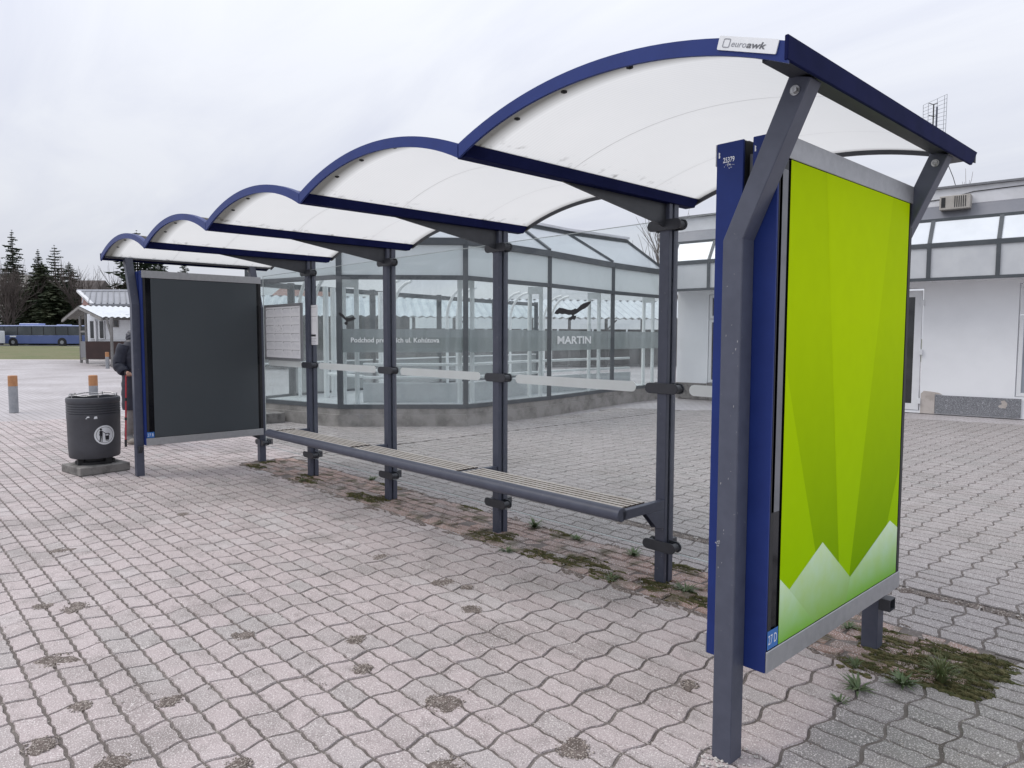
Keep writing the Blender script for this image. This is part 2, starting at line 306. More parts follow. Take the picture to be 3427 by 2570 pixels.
# ------------------------------------------------------------------ ground, plaza, lawn
def tagk(o, k='structure'): o['kind'] = k; return o
def ud(u, d, z=0.): p = CAMP+RGT*u+FH*d; return Vector((p.x, p.y, z))      # metres right of / ahead of the standpoint
def far_paving_mat():
    m = bpy.data.materials.new('far_paving'); m.use_nodes = True; t = m.node_tree; p = t.nodes['Principled BSDF']; p.inputs['Roughness'].default_value = .55
    g = N(t, 'ShaderNodeNewGeometry'); b = N(t, 'ShaderNodeTexBrick'); b.offset = .5
    for k, v in (('Scale', 1.), ('Mortar Size', .006), ('Brick Width', .2), ('Row Height', .12), ('Bias', 0.)): b.inputs[k].default_value = v
    b.inputs['Color1'].default_value = (.44, .415, .425, 1); b.inputs['Color2'].default_value = (.50, .475, .485, 1); b.inputs['Mortar'].default_value = (.21, .19, .182, 1)
    n = N(t, 'ShaderNodeTexNoise'); n.inputs['Scale'].default_value = .5; n.inputs['Detail'].default_value = 6
    x = N(t, 'ShaderNodeMix', data_type='RGBA', blend_type='MULTIPLY'); r = N(t, 'ShaderNodeMapRange'); r.inputs[1].default_value = .35; r.inputs[2].default_value = .7
    x.inputs[7].default_value = (.72, .70, .69, 1)
    L = t.links.new; L(g.outputs['Position'], b.inputs['Vector']); L(g.outputs['Position'], n.inputs['Vector']); L(n.outputs['Fac'], r.inputs[0]); L(r.outputs[0], x.inputs[0]); L(b.outputs[0], x.inputs[6]); L(x.outputs[2], p.inputs['Base Color'])
    return m
MT['farpaving'] = far_paving_mat()
MT['lawn'] = mat('lawn_grass', (.105, .125, .045), .95, 0, (.35, (.16, .145, .075), .38, .68), (25, .6, .03), speck=(6, .62, (.20, .18, .10)))
MT['earth'] = mat('earth', (.13, .125, .08), .95, 0, (.05, (.10, .11, .06), .4, .6))
MT['asphalt'] = mat('asphalt', (.075, .075, .08), .9, 0, (.4, (.10, .10, .10), .4, .7))
tagk(MB().poly([(-900,-900,-.05),(900,-900,-.05),(900,900,-.05),(-900,900,-.05)]).build('ground', MT['earth']))
plaza = tagk(MB().poly([ud(-70,-12,-.014), ud(70,-12,-.014), ud(70,46.3,-.014), ud(-70,45.2,-.014)]).build('pavement', MT['farpaving']))
tagk(MB().poly([ud(-90,45.2,-.022), ud(20,46.1,-.022), ud(20,103,-.022), ud(-90,103,-.022)]).build('lawn', MT['lawn']))
tagk(MB().poly([ud(-160,103,-.03), ud(120,103,-.03), ud(120,114,-.03), ud(-160,114,-.03)]).build('road', MT['asphalt']))
tagk(MB().poly([ud(-70,44.3,-.011), ud(70,45.2,-.011), ud(70,46.5,-.011), ud(-70,45.5,-.011)]).build('kerb', MT['pvc' if False else 'plaster']))
pth = [ud(-58,92,-.016), ud(-45,88,-.016), ud(-36,78,-.016), ud(10,74,-.016), ud(10,84,-.016), ud(-36,87,-.016), ud(-45,93,-.016)]
tagk(MB().poly(pth).build('path', mat('pale_path', (.50, .49, .47), .9, 0, (1, (.42, .41, .39), .4, .7))))
# ---- pavers
def pix(p):
    q = Vector(p)-CAMP; z = q.dot(FWD)
    if z < .05: return None
    return PW/2+FPX*q.dot(R2)/z, PH/2-FPX*q.dot(U2)/z, z
def template(w, h, ay, sb=0., st=0., jt=.0038, seg=8, ch=.0045, jit=0.):
    """interlocking stone: both long edges carry one sine, the short edges swing from offset sb at the bottom to st at the top"""
    pts = []
    for s in range(4):
        for i in range(seg if s % 2 == 0 else max(2, seg-4)):
            t = i/(seg if s % 2 == 0 else max(2, seg-4))
            if s == 0: x, y = w*t+sb, ay*math.sin(4*math.pi*t)
            elif s == 2: x, y = w*(1-t)+st, h+ay*math.sin(4*math.pi*(1-t))
            else:
                q = t if s == 1 else 1-t; x = (w if s == 1 else 0)+sb+(st-sb)*(.5-.5*math.cos(math.pi*q)); y = h*q
            pts.append((x-w/2, y-h/2))
    pts = np.array(pts); pts += rng.normal(0, jit, pts.shape)
    def ins(d): return pts*np.array([1-2*d/w, 1-2*d/h])
    top = ins(jt+ch); bot = ins(jt); n = len(pts)
    V = np.zeros((2*n,3)); V[:n,:2] = top; V[n:,:2] = bot; V[n:,2] = -.014
    F = [tuple(range(n))]+[(n+i, n+(i+1)%n, (i+1)%n, i) for i in range(n)]
    return V, F
PATCH = [(-1.849,-.434,.055),(-1.043,-.489,.085),(-1.76,.256,.06),(-.682,-.743,.06),(-2.287,-.831,.06),(-3.305,-1.374,.075),(-3.448,-1.506,.05),(-2.61,-1.597,.08),(-1.827,-1.791,.06),
         (-1.841,-1.326,.05),(-2.05,-1.616,.045),(-1.522,-1.622,.06),(-1.546,-.574,.05),(-.434,.407,.04),(-.45,-.333,.07),(-2.22,.409,.07),(-2.05,.46,.04),(-2.933,.406,.05),(-1.2,-1.3,.05),(-.3,-.55,.05),(-4.6,-1.2,.06),(-5.1,-.2,.05)]
def inpav(x, y):
    if y > 13.0+.125*(x+2.65): return True
    return x < -8.15-.05*abs(y-6) and y > 3.55 and x > -14 and (y-3.55) > .0 and not (x > -9.6 and (y-3.9) < (x+9.6)*1.15)
sites = []     # (kind, x, y); kinds 0 and 1 are the two alternating rows of the wavy stones, 2 the red bricks
PWD, PRH, SHF = .198, .11625, .0155
for i in range(-112, 60):
    for j in range(-30, 150):
        k = j % 2; xj = -1.09+PWD*(i+.5); yj = .245+PRH*(j+.5)
        if yj < 1.13:
            sites.append((k, xj, yj))
        elif xj < -7.25 or (xj > .44 and yj < 1.80): sites.append((k, xj, yj))
        elif yj > 1.80:
            xb, yb = xj+.045, yj+.035
            if not (abs(yb-2.40) < .045 and xb > -2.4): sites.append((k, xb, yb))
for j in range(6):
    for i in range(-36, 3):
        x = .0+.203*(i+(.5 if j % 2 else 0)); y = 1.227+.1025*j
        if -7.12 < x < .40: sites.append((2, x, y))
DIM = {0: (PWD, PRH), 1: (PWD, PRH), 2: (.203, .1025)}
keep = []
for k, x, y in sites:
    q = pix((x, y, 0))
    if q is None or not (-260 < q[0] < PW+260 and q[1] < PH+420): continue
    dist = math.hypot(x-CAMP.x, y-CAMP.y)
    if dist > 15.5 or inpav(x, y): continue
    infr = 0 < q[0] < PW and q[1] < PH
    area = DIM[k][0]*DIM[k][1]/max(q[2], .3)**3
    keep.append((k, x, y, area if infr else 0.))
TPL = {k: [template(PWD, PRH, .0042, SHF if k else -SHF, -SHF if k else SHF, jit=.0009) for _ in range(4)] for k in (0, 1)}
TPL[2] = [template(.203, .1025, 0, jt=.004, seg=2, ch=.006, jit=.0022) for _ in range(5)]
TME = {}
for k, lst in TPL.items():
    for n, (V, F) in enumerate(lst):
        me = bpy.data.meshes.new('brick' if k == 2 else 'paver'); me.from_pydata([tuple(v) for v in V], [], F); me.materials.append(MT['redbrick' if k == 2 else 'paver']); TME[k, n] = me
        if k < 2: mb_ = me.copy(); mb_.name = 'paver'; mb_.materials.clear(); mb_.materials.append(MT['paver_shaded']); TME[k+10, n] = mb_
def shaded_zone(x, y): return (y > 1.5 and x > -7.25) or x > .02+.25*(1.1-y)*.3 or (x < -7.25 and y > 2.2)
pav = sorted([s for s in keep if s[0] != 2], key=lambda s: -s[3]); bricks = [s for s in keep if s[0] == 2]
def place(s):
    k, x, y, _ = s; v = random.randrange(len(TPL[k]))
    nm = 'brick' if k == 2 else 'paver'
    o = bpy.data.objects.new(nm, TME[k+(10 if k < 2 and shaded_zone(x, y) else 0), v]); COL.objects.link(o); o.parent = plaza
    a = .010 if k < 2 else (.022 if x < -1.6 else .045)
    o.location = (x+random.gauss(0, .0006), y+random.gauss(0, .0006), random.gauss(0, .0012 if k < 2 else .003)); o.rotation_euler = (random.gauss(0, a), random.gauss(0, a), random.gauss(0, .004 if k < 2 else .02))
for s in pav[:300]: place(s)
for s in bricks[:300]: place(s)
for zone, mt_ in ((False, 'paver'), (True, 'paver_shaded')):
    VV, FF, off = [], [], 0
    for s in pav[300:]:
        if shaded_zone(s[1], s[2]) != zone: continue
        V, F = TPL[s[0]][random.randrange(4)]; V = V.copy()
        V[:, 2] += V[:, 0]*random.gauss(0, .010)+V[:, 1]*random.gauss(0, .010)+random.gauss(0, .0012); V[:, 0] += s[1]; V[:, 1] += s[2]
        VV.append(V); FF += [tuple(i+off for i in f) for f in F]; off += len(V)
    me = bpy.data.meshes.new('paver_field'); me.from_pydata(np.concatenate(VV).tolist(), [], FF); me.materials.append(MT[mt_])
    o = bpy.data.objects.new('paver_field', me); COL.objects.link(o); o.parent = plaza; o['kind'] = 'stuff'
mb = MB()
for k, x, y, _ in keep:
    w, h = DIM[k]; mb.poly([(x-w/2, y-h/2, -.0055), (x+w/2, y-h/2, -.0055), (x+w/2, y+h/2, -.0055), (x-w/2, y+h/2, -.0055)])
mb.poly([(-7.5,.8,-.0095),(.9,.8,-.0095),(.9,2.7,-.0095),(-7.5,2.7,-.0095)])
mb.build('joint_sand', MT['sand'], recalc=False, kind='stuff').parent = plaza
def blob(mb, x, y, r, h=.004, n=22, ecc=1., rot=0., z0=.0005, rough=.35):
    """low lumpy patch: centre, two rings, irregular rim"""
    vs = [(x, y, z0+h)]; ph = [random.uniform(0, 6.28) for _ in range(4)]
    for q, zz in ((.45, .9), (.8, .55), (1., -.9)):
        for i in range(n):
            a = 2*math.pi*i/n; rr = r*q*(1+rough*(.5*math.sin(2*a+ph[0])+.35*math.sin(3*a+ph[1])+.25*math.sin(5*a+ph[2]))+random.uniform(-.1,.1))
            dx, dy = rr*math.cos(a)*ecc, rr*math.sin(a)/ecc
            vs.append((x+dx*math.cos(rot)-dy*math.sin(rot), y+dx*math.sin(rot)+dy*math.cos(rot), z0+h*zz*random.uniform(.6,1.2) if zz > 0 else -.006))
    fs = [(0, 1+i, 1+(i+1)%n) for i in range(n)]
    for q in range(2): fs += [(1+q*n+i, 1+(q+1)*n+i, 1+(q+1)*n+(i+1)%n, 1+q*n+(i+1)%n) for i in range(n)]
    mb.add(vs, fs)
def bits(mb, x, y, r, n, s0, s1, z=.002):
    for _ in range(n):
        a = random.uniform(0, 6.28); q = r*math.sqrt(random.random()); s = random.uniform(s0, s1)
        c = Vector((x+q*math.cos(a), y+q*math.sin(a), z)); b = random.uniform(0, 6.28)
        A = Vector((math.cos(b), math.sin(b), random.uniform(-.2,.2)))*s*random.uniform(.8,1.4); B = Vector((-math.sin(b), math.cos(b), random.uniform(-.2,.2)))*s; C = Vector((0,0,s*.7))
        mb.add([c+A, c+B, c-A, c-B, c+C], [(0,1,4),(1,2,4),(2,3,4),(3,0,4)])
mbd, mbg = MB(), MB()
for x, y, r in PATCH:
    blob(mbd, x, y, r, .003, ecc=random.uniform(.9,1.5), rot=random.uniform(0,3)); bits(mbg, x, y, r*1.05, int(40+1100*r), .002, .0065)
for _ in range(60):      # grit lying in and along the joints
    s = random.choice(pav[:700]); w, h = DIM[s[0]]; bits(mbg, s[1]-w/2+random.uniform(0,w), s[2]-h/2, .035, 12, .0015, .004)
for i in range(70):      # loose gravel along the old kerb line
    x = -2.35+i*.06; blob(mbd, x, 2.40+random.gauss(0,.012), .05, .005, 10) if i % 2 == 0 else None
    bits(mbg, x, 2.40, .05, 16, .003, .008, .006)
for i in range(150):
    x = random.uniform(-7.1, .1); y = random.choice((1.145, 1.145, 1.805)) + random.gauss(0, .012)
    blob(mbd, x, y, random.uniform(.02, .055), random.uniform(.002,.006), 10, random.uniform(1.2,2.4), random.gauss(0,.3))
    bits(mbg, x, y, .05, 5, .002, .005, .004)
mbd.build('dirt_patches', MT['dirt'], kind='stuff'); mbg.build('gravel', MT['gravel'], recalc=False, kind='stuff')
mbp = MB()
for i in range(60): bits(mbp, -2.3+random.uniform(0,3.6), 2.40, .06, 1, .005, .010, .006)
for _ in range(330):
    d = random.uniform(1.3, 13)**1.0; u = random.uniform(-.75,.75)*d; p = ud(u, d)
    if inpav(p.x, p.y): continue
    bits(mbp, p.x, p.y, .01, 1, .003, .003+.0011*min(d,6))
for p, n in (((-.02,-.05),26),((-.09,.03),18),((.02,.09),16),((-1.33,1.35),16),((-2.85,1.36),10),((-5.93,1.33),10)): bits(mbp, p[0], p[1], .06, n, .004, .009, .003)
mbp.build('pebble_litter', MT['pebble'], recalc=False, kind='stuff')
# moss and weeds
mbm = MB(); mbl = MB()
MOSS = [(.42,1.30,.09,1.),(.44,1.48,.09,1.),(.42,1.64,.09,1.1),(.36,1.22,.08,1.3),(-4.566,1.30,.15,1.6),(-4.44,1.42,.08,1.2),(-4.75,1.28,.08,1.3),(-5.75,1.28,.13,1.5),(-5.95,1.40,.07,1.2),(-1.87,1.386,.10,1.6),(-1.98,1.27,.07,1.3),(-2.21,1.272,.10,1.5),(-1.62,1.266,.09,1.5),(-1.143,1.326,.13,1.3),(-1.32,1.37,.09,1.2),(-.95,1.3,.08,1.2),(-2.83,1.277,.12,1.5),(-2.7,1.40,.06,1.2),
        (.05,1.62,.12,1.8),(.20,1.50,.15,1.4),(.27,1.36,.13,1.2),(.12,1.36,.10,1.3),(.30,1.62,.10,1.4),(0.0,1.16,.07,1.4),(.15,1.18,.09,1.3),(-.05,1.46,.06,1.2),(-.4,1.25,.07,1.4),(-6.9,1.2,.10,1.6),(-7.05,1.45,.08,1.),(-3.6,1.78,.06,2.),(-4.9,1.78,.06,2.2),(-2.5,1.76,.06,2.),(-1.4,1.75,.07,2.)]
for x, y, r, e in MOSS:
    for _ in range(int(46*r/.1)):
        a = random.uniform(0, 6.28); q = r*math.sqrt(random.random())*1.15; yy = y+q*math.sin(a)/e
        if random.random() < .6: yy = 1.176+round((yy-1.176)/.1025)*.1025+random.gauss(0, .006)      # moss keeps to the long joints
        blob(mbm, x+q*math.cos(a)*e, yy, random.uniform(.006, .024), random.uniform(.002,.007), 9, random.uniform(1.,2.4), random.gauss(0,.3), z0=.0015, rough=.7)
    for _ in range(int(520*r/.1)):
        a = random.uniform(0, 6.28); q = r*math.sqrt(random.random())*1.05; c = Vector((x+q*math.cos(a)*e, y+q*math.sin(a)/e, .003)); b = random.uniform(0, 6.28); l = random.uniform(.004,.013)
        mbl.add([c+Vector((math.cos(b),math.sin(b),0))*.0018, c-Vector((math.cos(b),math.sin(b),0))*.0018, c+Vector((random.gauss(0,.006),random.gauss(0,.006),l))], [(0,1,2)])
mbm.build('moss_patches', MT['moss'], kind='stuff'); mbl.build('moss_fuzz', MT['moss'], recalc=False, kind='stuff')
def plant(x, y, n, l0, l1, w, up, label, group, m='blade', name='weed'):
    mb = MB(); kinds = []
    for i in range(n):
        a = random.uniform(0, 6.28); l = random.uniform(l0, l1); e = random.uniform(*up); d = Vector((math.cos(a), math.sin(a), 0)); sd = Vector((-math.sin(a), math.cos(a), 0))
        b = Vector((x, y, 0))+d*random.uniform(0, .012)
        p1 = b+d*l*.45*math.cos(e)+Vector((0,0,l*.5*math.sin(e))); p2 = b+d*l*math.cos(e)+Vector((0,0,l*.62*math.sin(e)*random.uniform(.7,1.5)))
        mb.add([b+sd*w*.3, b-sd*w*.3, p1-sd*w, p1+sd*w, p2], [(0,1,2,3),(3,2,4)])
    o = mb.build(name, MT[m], recalc=False); tag(o, label, 'weed', group); return o
GW = 'weeds growing in the paving joints'
for x, y, n, l0, l1, w, up, lb in [
    (-2.746,1.743,60,.05,.13,.006,(.3,1.0),'bushy dark green weed behind the second bench post from the near end'),
    (-2.428,1.146,46,.04,.09,.004,(.1,.6),'flat pale weed rosette in the grey pavers in front of the red brick strip'),
    (-2.274,1.736,40,.04,.10,.005,(.2,.8),'thin weed behind the red bricks, midway between the two nearest bench posts'),
    (-1.752,1.732,46,.05,.11,.006,(.3,.9),'leafy weed behind the red bricks, left of the bench post by the near seat end'),
    (-1.101,1.40,46,.05,.11,.006,(.2,.7),'pale spiky weed on moss, right of the bench post by the near seat end'),
    (.095,.911,40,.05,.12,.006,(.2,.9),'sprawling weed in the paver joint in front of the mossy patch under the green poster'),
    (.083,.755,26,.03,.06,.004,(.2,.9),'small yellowish weed, the closest weed to the big grey front post'),
    (.004,1.111,26,.04,.09,.003,(.7,1.3),'sparse upright weed at the front edge of the mossy patch under the green poster'),
    (.210,1.103,50,.05,.10,.006,(.3,1.0),'round leafy weed just left of the tall grass tuft'),
    (-.206,1.556,24,.03,.08,.005,(.3,.9),'small weed under the bottom rail of the green poster case'),
    (-5.248,1.786,30,.05,.11,.006,(.3,.9),'weed behind the red bricks near the far end of the bench'),
    (-1.55,1.24,34,.04,.09,.004,(.1,.6),'small grey-green weed among broken bricks below the near end of the bench'),
    (-5.72,1.22,30,.03,.07,.004,(.2,.8),'low weed at the foot of the farthest bench post')]:
    plant(x, y, n, l0, l1, w, up, lb, GW)
plant(.322, 1.252, 150, .10, .19, .0022, (.75, 1.45), 'tall green grass tuft on the mossy corner beside the green poster case', GW, 'grasstuft', 'grass_tuft')
# ------------------------------------------------------------------ bus shelter
SH = thing('bus_shelter', 'long bus shelter with five arched white roof bays, blue edging and grey posts', 'bus shelter', (-3.575, .7, 0))
GP, GD, NV, BL = MT['graphite'], MT['graphite_dark'], MT['navy'], MT['blue']
PXS = [-1.304-1.54*i for i in range(4)]
VAL = [-1.29-1.54*i for i in range(4)]           # valleys between the arches
ENDS = (.25, -7.45)
XB = [ENDS[0], VAL[0]+.0, VAL[1], VAL[2], VAL[3], ENDS[1]]
YF, YR, ZV, SAG, FH_ = -.20, 1.70, 2.405, .145, .050
def clamp_mb(x, z, plate=False):
    mb = MB(); a = stadium(x-.122, x+.122, z-.033, z+.033, 1.393, 1.404); mb.add(a.v, a.f)
    b = stadium(x-.122, x+.122, z-.033, z+.033, 1.461, 1.4705); mb.add(b.v, b.f)
    for sx in (-1, 1): mb.tube([(x+sx*.088, 1.404, z), (x+sx*.088, 1.461, z)], .024, 14)
    if plate: mb.box(x-.10, x+.03, 1.500, 1.556, z-.034, z+.034)
    return mb
for i, x in enumerate(PXS):
    m = MB(); m.box(x-.035, x+.035, 1.405, 1.437, 0, 2.345); m.box(x-.020, x+.020, 1.437, 1.457, 0, 2.2); m.box(x-.035, x+.035, 1.457, 1.502, 0, 2.350)
    po = m.build('post', GP, SH, .002)
    for z, pl in ((1.223, False), (.235, True), (2.218, False)): clamp_mb(x, z, pl).build('glass_clamp', GD, po, .0025)
    MB().prism([(x-.007,.484,2.3455),(x-.007,1.404,2.3455),(x-.007,1.404,2.205),(x-.007,1.31,2.224),(x-.007,1.035,2.265)], (.014,0,0)).build('bracket', GD, po)
for s, x0 in ((1, -.076), (-1, -7.224)):
    for y0, y1 in ((0., .080), (1.385, 1.462)):
        x1 = x0+.076; zk = 1.877
        tl, tr = (.155, .225) if s > 0 else (.001+.076*0-.0, 0)
        if s > 0: pts = [(x0,0),(x1,0),(x1,zk),(.222,2.362),(.150,2.385),(x0,zk)]
        else: pts = [(x1,0),(x0,0),(x0,zk),(-7.422,2.362),(-7.350,2.385),(x1,zk)]
        m = MB().prism([(x, y0, z) for x, z in pts], (0, y1-y0, 0))
        po = m.build('end_post', GP, SH, .003)
        bx = .171 if s > 0 else -7.371
        MB().tube([(bx, y0+.001, 2.331), (bx, y0-.004, 2.331)], .0165, 14).tube([(bx, y0-.003, 2.331), (bx, y0-.014, 2.331)], .011, 6).build('bolt', MT['chrome'], po)
        if s > 0 and y0 > 1:
            m = MB()
            for zz in (.207, .2605): m.box(.0005, .052, 1.388, 1.460, zz, zz+.0045)
            for yy in (1.388, 1.4555): m.box(.0005, .052, yy, yy+.0045, .2115, .2605)
            m.build('stub_tube', GD, po)
        if s < 0:
            m = MB()
            if y0 < 1: m.prism([(-7.147, y0+.02, .335), (-7.07, y0+.02, .335), (-7.147, y0+.02, .255)], (0, .035, 0))
            else: m.prism([(-7.165, y0, .34), (-7.165, y0-.11, .34), (-7.165, y0, .27)], (.02, 0, 0))
            m.build('gusset', GD, po)
            if y0 > 1: clamp_mb(-7.186, .235, True).build('glass_clamp', GD, po, .0025)
# roof beams along the valleys and both ends
for x in VAL:
    m = MB().prism([(x-.034,YF+.012,2.3465),(x-.034,YF+.012,2.412),(x-.034,1.70,2.412),(x-.034,1.655,2.3465)], (.068,0,0))
    m.build('roof_beam', NV, SH, .002)
for s, xo in ((1, ENDS[0]), (-1, ENDS[1])):
    xi = xo-s*.012
    m = MB().prism([(xo,-.215,2.352),(xo,-.215,2.424),(xo,1.724,2.424),(xo,1.645,2.352)], (-s*.012,0,0))
    e = m.build('end_beam', NV, SH, .002)
    MB().prism([(xi,-.185,2.374),(xi,-.185,2.388),(xi,1.66,2.388),(xi,1.65,2.374)], (-s*.085,0,0)).build('beam_flange', GD, e, .001)
# arched roof bays
RA = (.77**2+SAG**2)/(2*SAG)
def arch(x0, x1, n, dz=0.):
    xc = (x0+x1)/2; hw = (x1-x0)/2; rr = (hw*hw+SAG*SAG)/(2*SAG); out = []
    for i in range(n+1):
        x = x0+(x1-x0)*i/n; out.append((x, ZV+SAG-rr+math.sqrt(rr*rr-(x-xc)**2)+dz))
    return out
def roof_mat():
    m = bpy.data.materials.new('opal_twinwall'); m.use_nodes = True; t = m.node_tree; t.nodes.clear(); L = t.links.new
    o = N(t, 'ShaderNodeOutputMaterial'); d = N(t, 'ShaderNodeBsdfDiffuse'); l = N(t, 'ShaderNodeBsdfTranslucent'); gl = N(t, 'ShaderNodeBsdfGlossy'); gl.inputs['Roughness'].default_value = .35
    g = N(t, 'ShaderNodeNewGeometry'); sp = N(t, 'ShaderNodeSeparateXYZ'); L(g.outputs['Position'], sp.inputs[0])
    # grime gathers along the two low edges of every bay and, with the lip's shade painted in, at its front edge; cell walls show as faint lines
    w = N(t, 'ShaderNodeTexWave', wave_type='BANDS', bands_direction='Y'); w.inputs['Scale'].default_value = 16; w.inputs['Distortion'].default_value = .4; L(g.outputs['Position'], w.inputs['Vector'])
    n = N(t, 'ShaderNodeTexNoise'); n.inputs['Scale'].default_value = 3; n.inputs['Detail'].default_value = 7; L(g.outputs['Position'], n.inputs['Vector'])
    zr = N(t, 'ShaderNodeMapRange'); zr.inputs[1].default_value = ZV+.035; zr.inputs[2].default_value = ZV-.01; L(sp.outputs[2], zr.inputs[0])
    n2 = N(t, 'ShaderNodeTexNoise'); n2.inputs['Scale'].default_value = 16; n2.inputs['Detail'].default_value = 6; L(g.outputs['Position'], n2.inputs['Vector'])
    nr = N(t, 'ShaderNodeMapRange'); nr.inputs[1].default_value = .57; nr.inputs[2].default_value = .76; L(n2.outputs['Fac'], nr.inputs[0])
    mu = N(t, 'ShaderNodeMath', operation='MULTIPLY'); L(zr.outputs[0], mu.inputs[0]); L(nr.outputs[0], mu.inputs[1])
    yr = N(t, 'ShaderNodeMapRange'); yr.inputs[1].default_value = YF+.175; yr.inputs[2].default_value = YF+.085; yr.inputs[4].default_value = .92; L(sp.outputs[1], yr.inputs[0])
    yb = N(t, 'ShaderNodeMapRange'); yb.inputs[1].default_value = YR-.07; yb.inputs[2].default_value = YR-.02; yb.inputs[4].default_value = .30; L(sp.outputs[1], yb.inputs[0])
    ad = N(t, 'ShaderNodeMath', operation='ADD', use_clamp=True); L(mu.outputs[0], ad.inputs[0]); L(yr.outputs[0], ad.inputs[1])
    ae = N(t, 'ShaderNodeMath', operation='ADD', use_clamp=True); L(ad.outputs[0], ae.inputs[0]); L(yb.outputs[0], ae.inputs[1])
    c1 = N(t, 'ShaderNodeMix', data_type='RGBA'); c1.inputs[6].default_value = (.715, .72, .712, 1); c1.inputs[7].default_value = (.765, .765, .755, 1); L(n.outputs['Fac'], c1.inputs[0])
    c2 = N(t, 'ShaderNodeMix', data_type='RGBA', blend_type='MULTIPLY'); c2.inputs[7].default_value = (.955, .955, .95, 1); L(w.outputs['Fac'], c2.inputs[0]); L(c1.outputs[2], c2.inputs[6])
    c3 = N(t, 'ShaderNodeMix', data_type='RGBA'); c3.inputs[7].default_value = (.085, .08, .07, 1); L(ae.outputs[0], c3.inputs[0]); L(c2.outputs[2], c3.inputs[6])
    L(c3.outputs[2], d.inputs[0]); L(c3.outputs[2], l.inputs[0])
    a = N(t, 'ShaderNodeMixShader'); a.inputs[0].default_value = .66; L(d.outputs[0], a.inputs[1]); L(l.outputs[0], a.inputs[2])
    b = N(t, 'ShaderNodeMixShader'); b.inputs[0].default_value = .04; L(a.outputs[0], b.inputs[1]); L(gl.outputs[0], b.inputs[2]); L(b.outputs[0], o.inputs[0])
    return m
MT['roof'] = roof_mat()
for i in range(5):
    x1, x0 = XB[i], XB[i+1]; ns = 28
    pr = arch(x0+.004, x1-.004, ns, -.012)
    m = MB(); m.add([(x, y, z) for y in (YF+.008, YR-.006) for x, z in pr], [(k, k+1, ns+2+k, ns+1+k) for k in range(ns)])
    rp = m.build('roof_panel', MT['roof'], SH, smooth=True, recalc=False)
    up = arch(x0+.003, x1-.003, ns); up[0] = (x0+.003, up[0][1]); n = len(up)
    lo = [(x, z-FH_-.013*abs(2*k/(n-1)-1)**4) for k, (x, z) in enumerate(up)]
    m = MB()
    def strip(mb, y0, y1, up, lo):
        vs = [(x,y0,z) for x,z in up]+[(x,y0,z) for x,z in lo]+[(x,y1,z) for x,z in up]+[(x,y1,z) for x,z in lo]; q = len(up)
        fs = [(k,k+1,q+k+1,q+k) for k in range(q-1)]+[(2*q+k+1,2*q+k,3*q+k,3*q+k+1) for k in range(q-1)]+[(k+1,k,2*q+k,2*q+k+1) for k in range(q-1)]+[(q+k,q+k+1,3*q+k+1,3*q+k) for k in range(q-1)]
        fs += [(0,q,3*q,2*q),(q-1,3*q-1,4*q-1,2*q-1)]; mb.add(vs, fs)
    strip(m, YF-.012, YF, up, lo); m.build('front_fascia', BL, rp, smooth=True)
    m = MB(); lo2 = [(x, z-.012) for x, z in up]; up2 = [(x, z+.001) for x, z in up]; strip(m, YF, YF+.03, up2, [(x, z-.008) for x, z in up]); m.build('top_lip', BL, rp)
    m = MB(); strip(m, YR-.004, YR+.012, [(x, z+.004) for x, z in up], [(x, z-.034) for x, z in up]); m.build('rear_trim', GD, rp, smooth=True)
    for k in (5, 10, 16):
        x, z = pr[k]; MB().tube([(x, YF+.092, z-.001), (x, YF+.092, z-.007)], .013, 14).tube([(x, YF+.092, z-.009), (x, YF+.092, z-.010)], .006, 8).build('roof_fixing', MT['blackmatte'], rp)
    for fy, w in ((.52, .0022), (1.22, .0018)):      # sheet joints across the bay
        m = MB(); q = len(pr)
        m.add([(x, fy+d, z-.0012) for d in (-w, w) for x, z in pr], [(k, k+1, q+k+1, q+k) for k in range(q-1)]); m.build('sheet_joint', frosted('sheet_joint', (.62,.62,.61), 0, .6) if i == 0 and fy < 1 else bpy.data.materials['sheet_joint'], rp, recalc=False)
# maker's plate on the near arch
a = R(-19.2); ex = Vector((math.cos(a), 0, math.sin(a))); ez = Vector((-math.sin(a)*.35+.13, 0, .93)).normalized(); org = Vector((.0155, YF-.0165, 2.444))
def rrect(w, h, r, n=5):
    pts = []
    for cx, cy, a0 in ((w-r, r, -90), (w-r, h-r, 0), (r, h-r, 90), (r, r, 180)):
        pts += [(cx+r*math.cos(R(a0+90*i/(n-1))), cy+r*math.sin(R(a0+90*i/(n-1)))) for i in range(n)]
    return pts
pl = MB().prism([org+ex*u+ez*v for u, v in rrect(.208, .0415, .004)], (0, .004, 0)).build('maker_plate', MT['white'], SH)
m = MB(); o2 = org+Vector((0, -.0008, 0)); sh = ez+ex*.08
o_, i_ = rrect(.026, .027, .005), rrect(.0205, .0215, .003)
O = [o2+ex*(.016+u)+sh*(.0075+v) for u, v in o_]; I = [o2+ex*(.0187+u)+sh*(.0102+v) for u, v in i_]; n = len(O)
m.add(O+I, [(k, (k+1) % n, n+(k+1) % n, n+k) for k in range(n)])
text(m, 'euro', o2+ex*.048+sh*.0115, ex, sh, .0265, 0, .18, .053)
m.build('lettering', MT['midink'], pl, recalc=False)
m = MB(); text(m, 'awk', o2+ex*.1025+sh*.0115, ex, sh, .0265, .0006, .18, .067); m.build('lettering', MT['greyink'], pl, recalc=False)
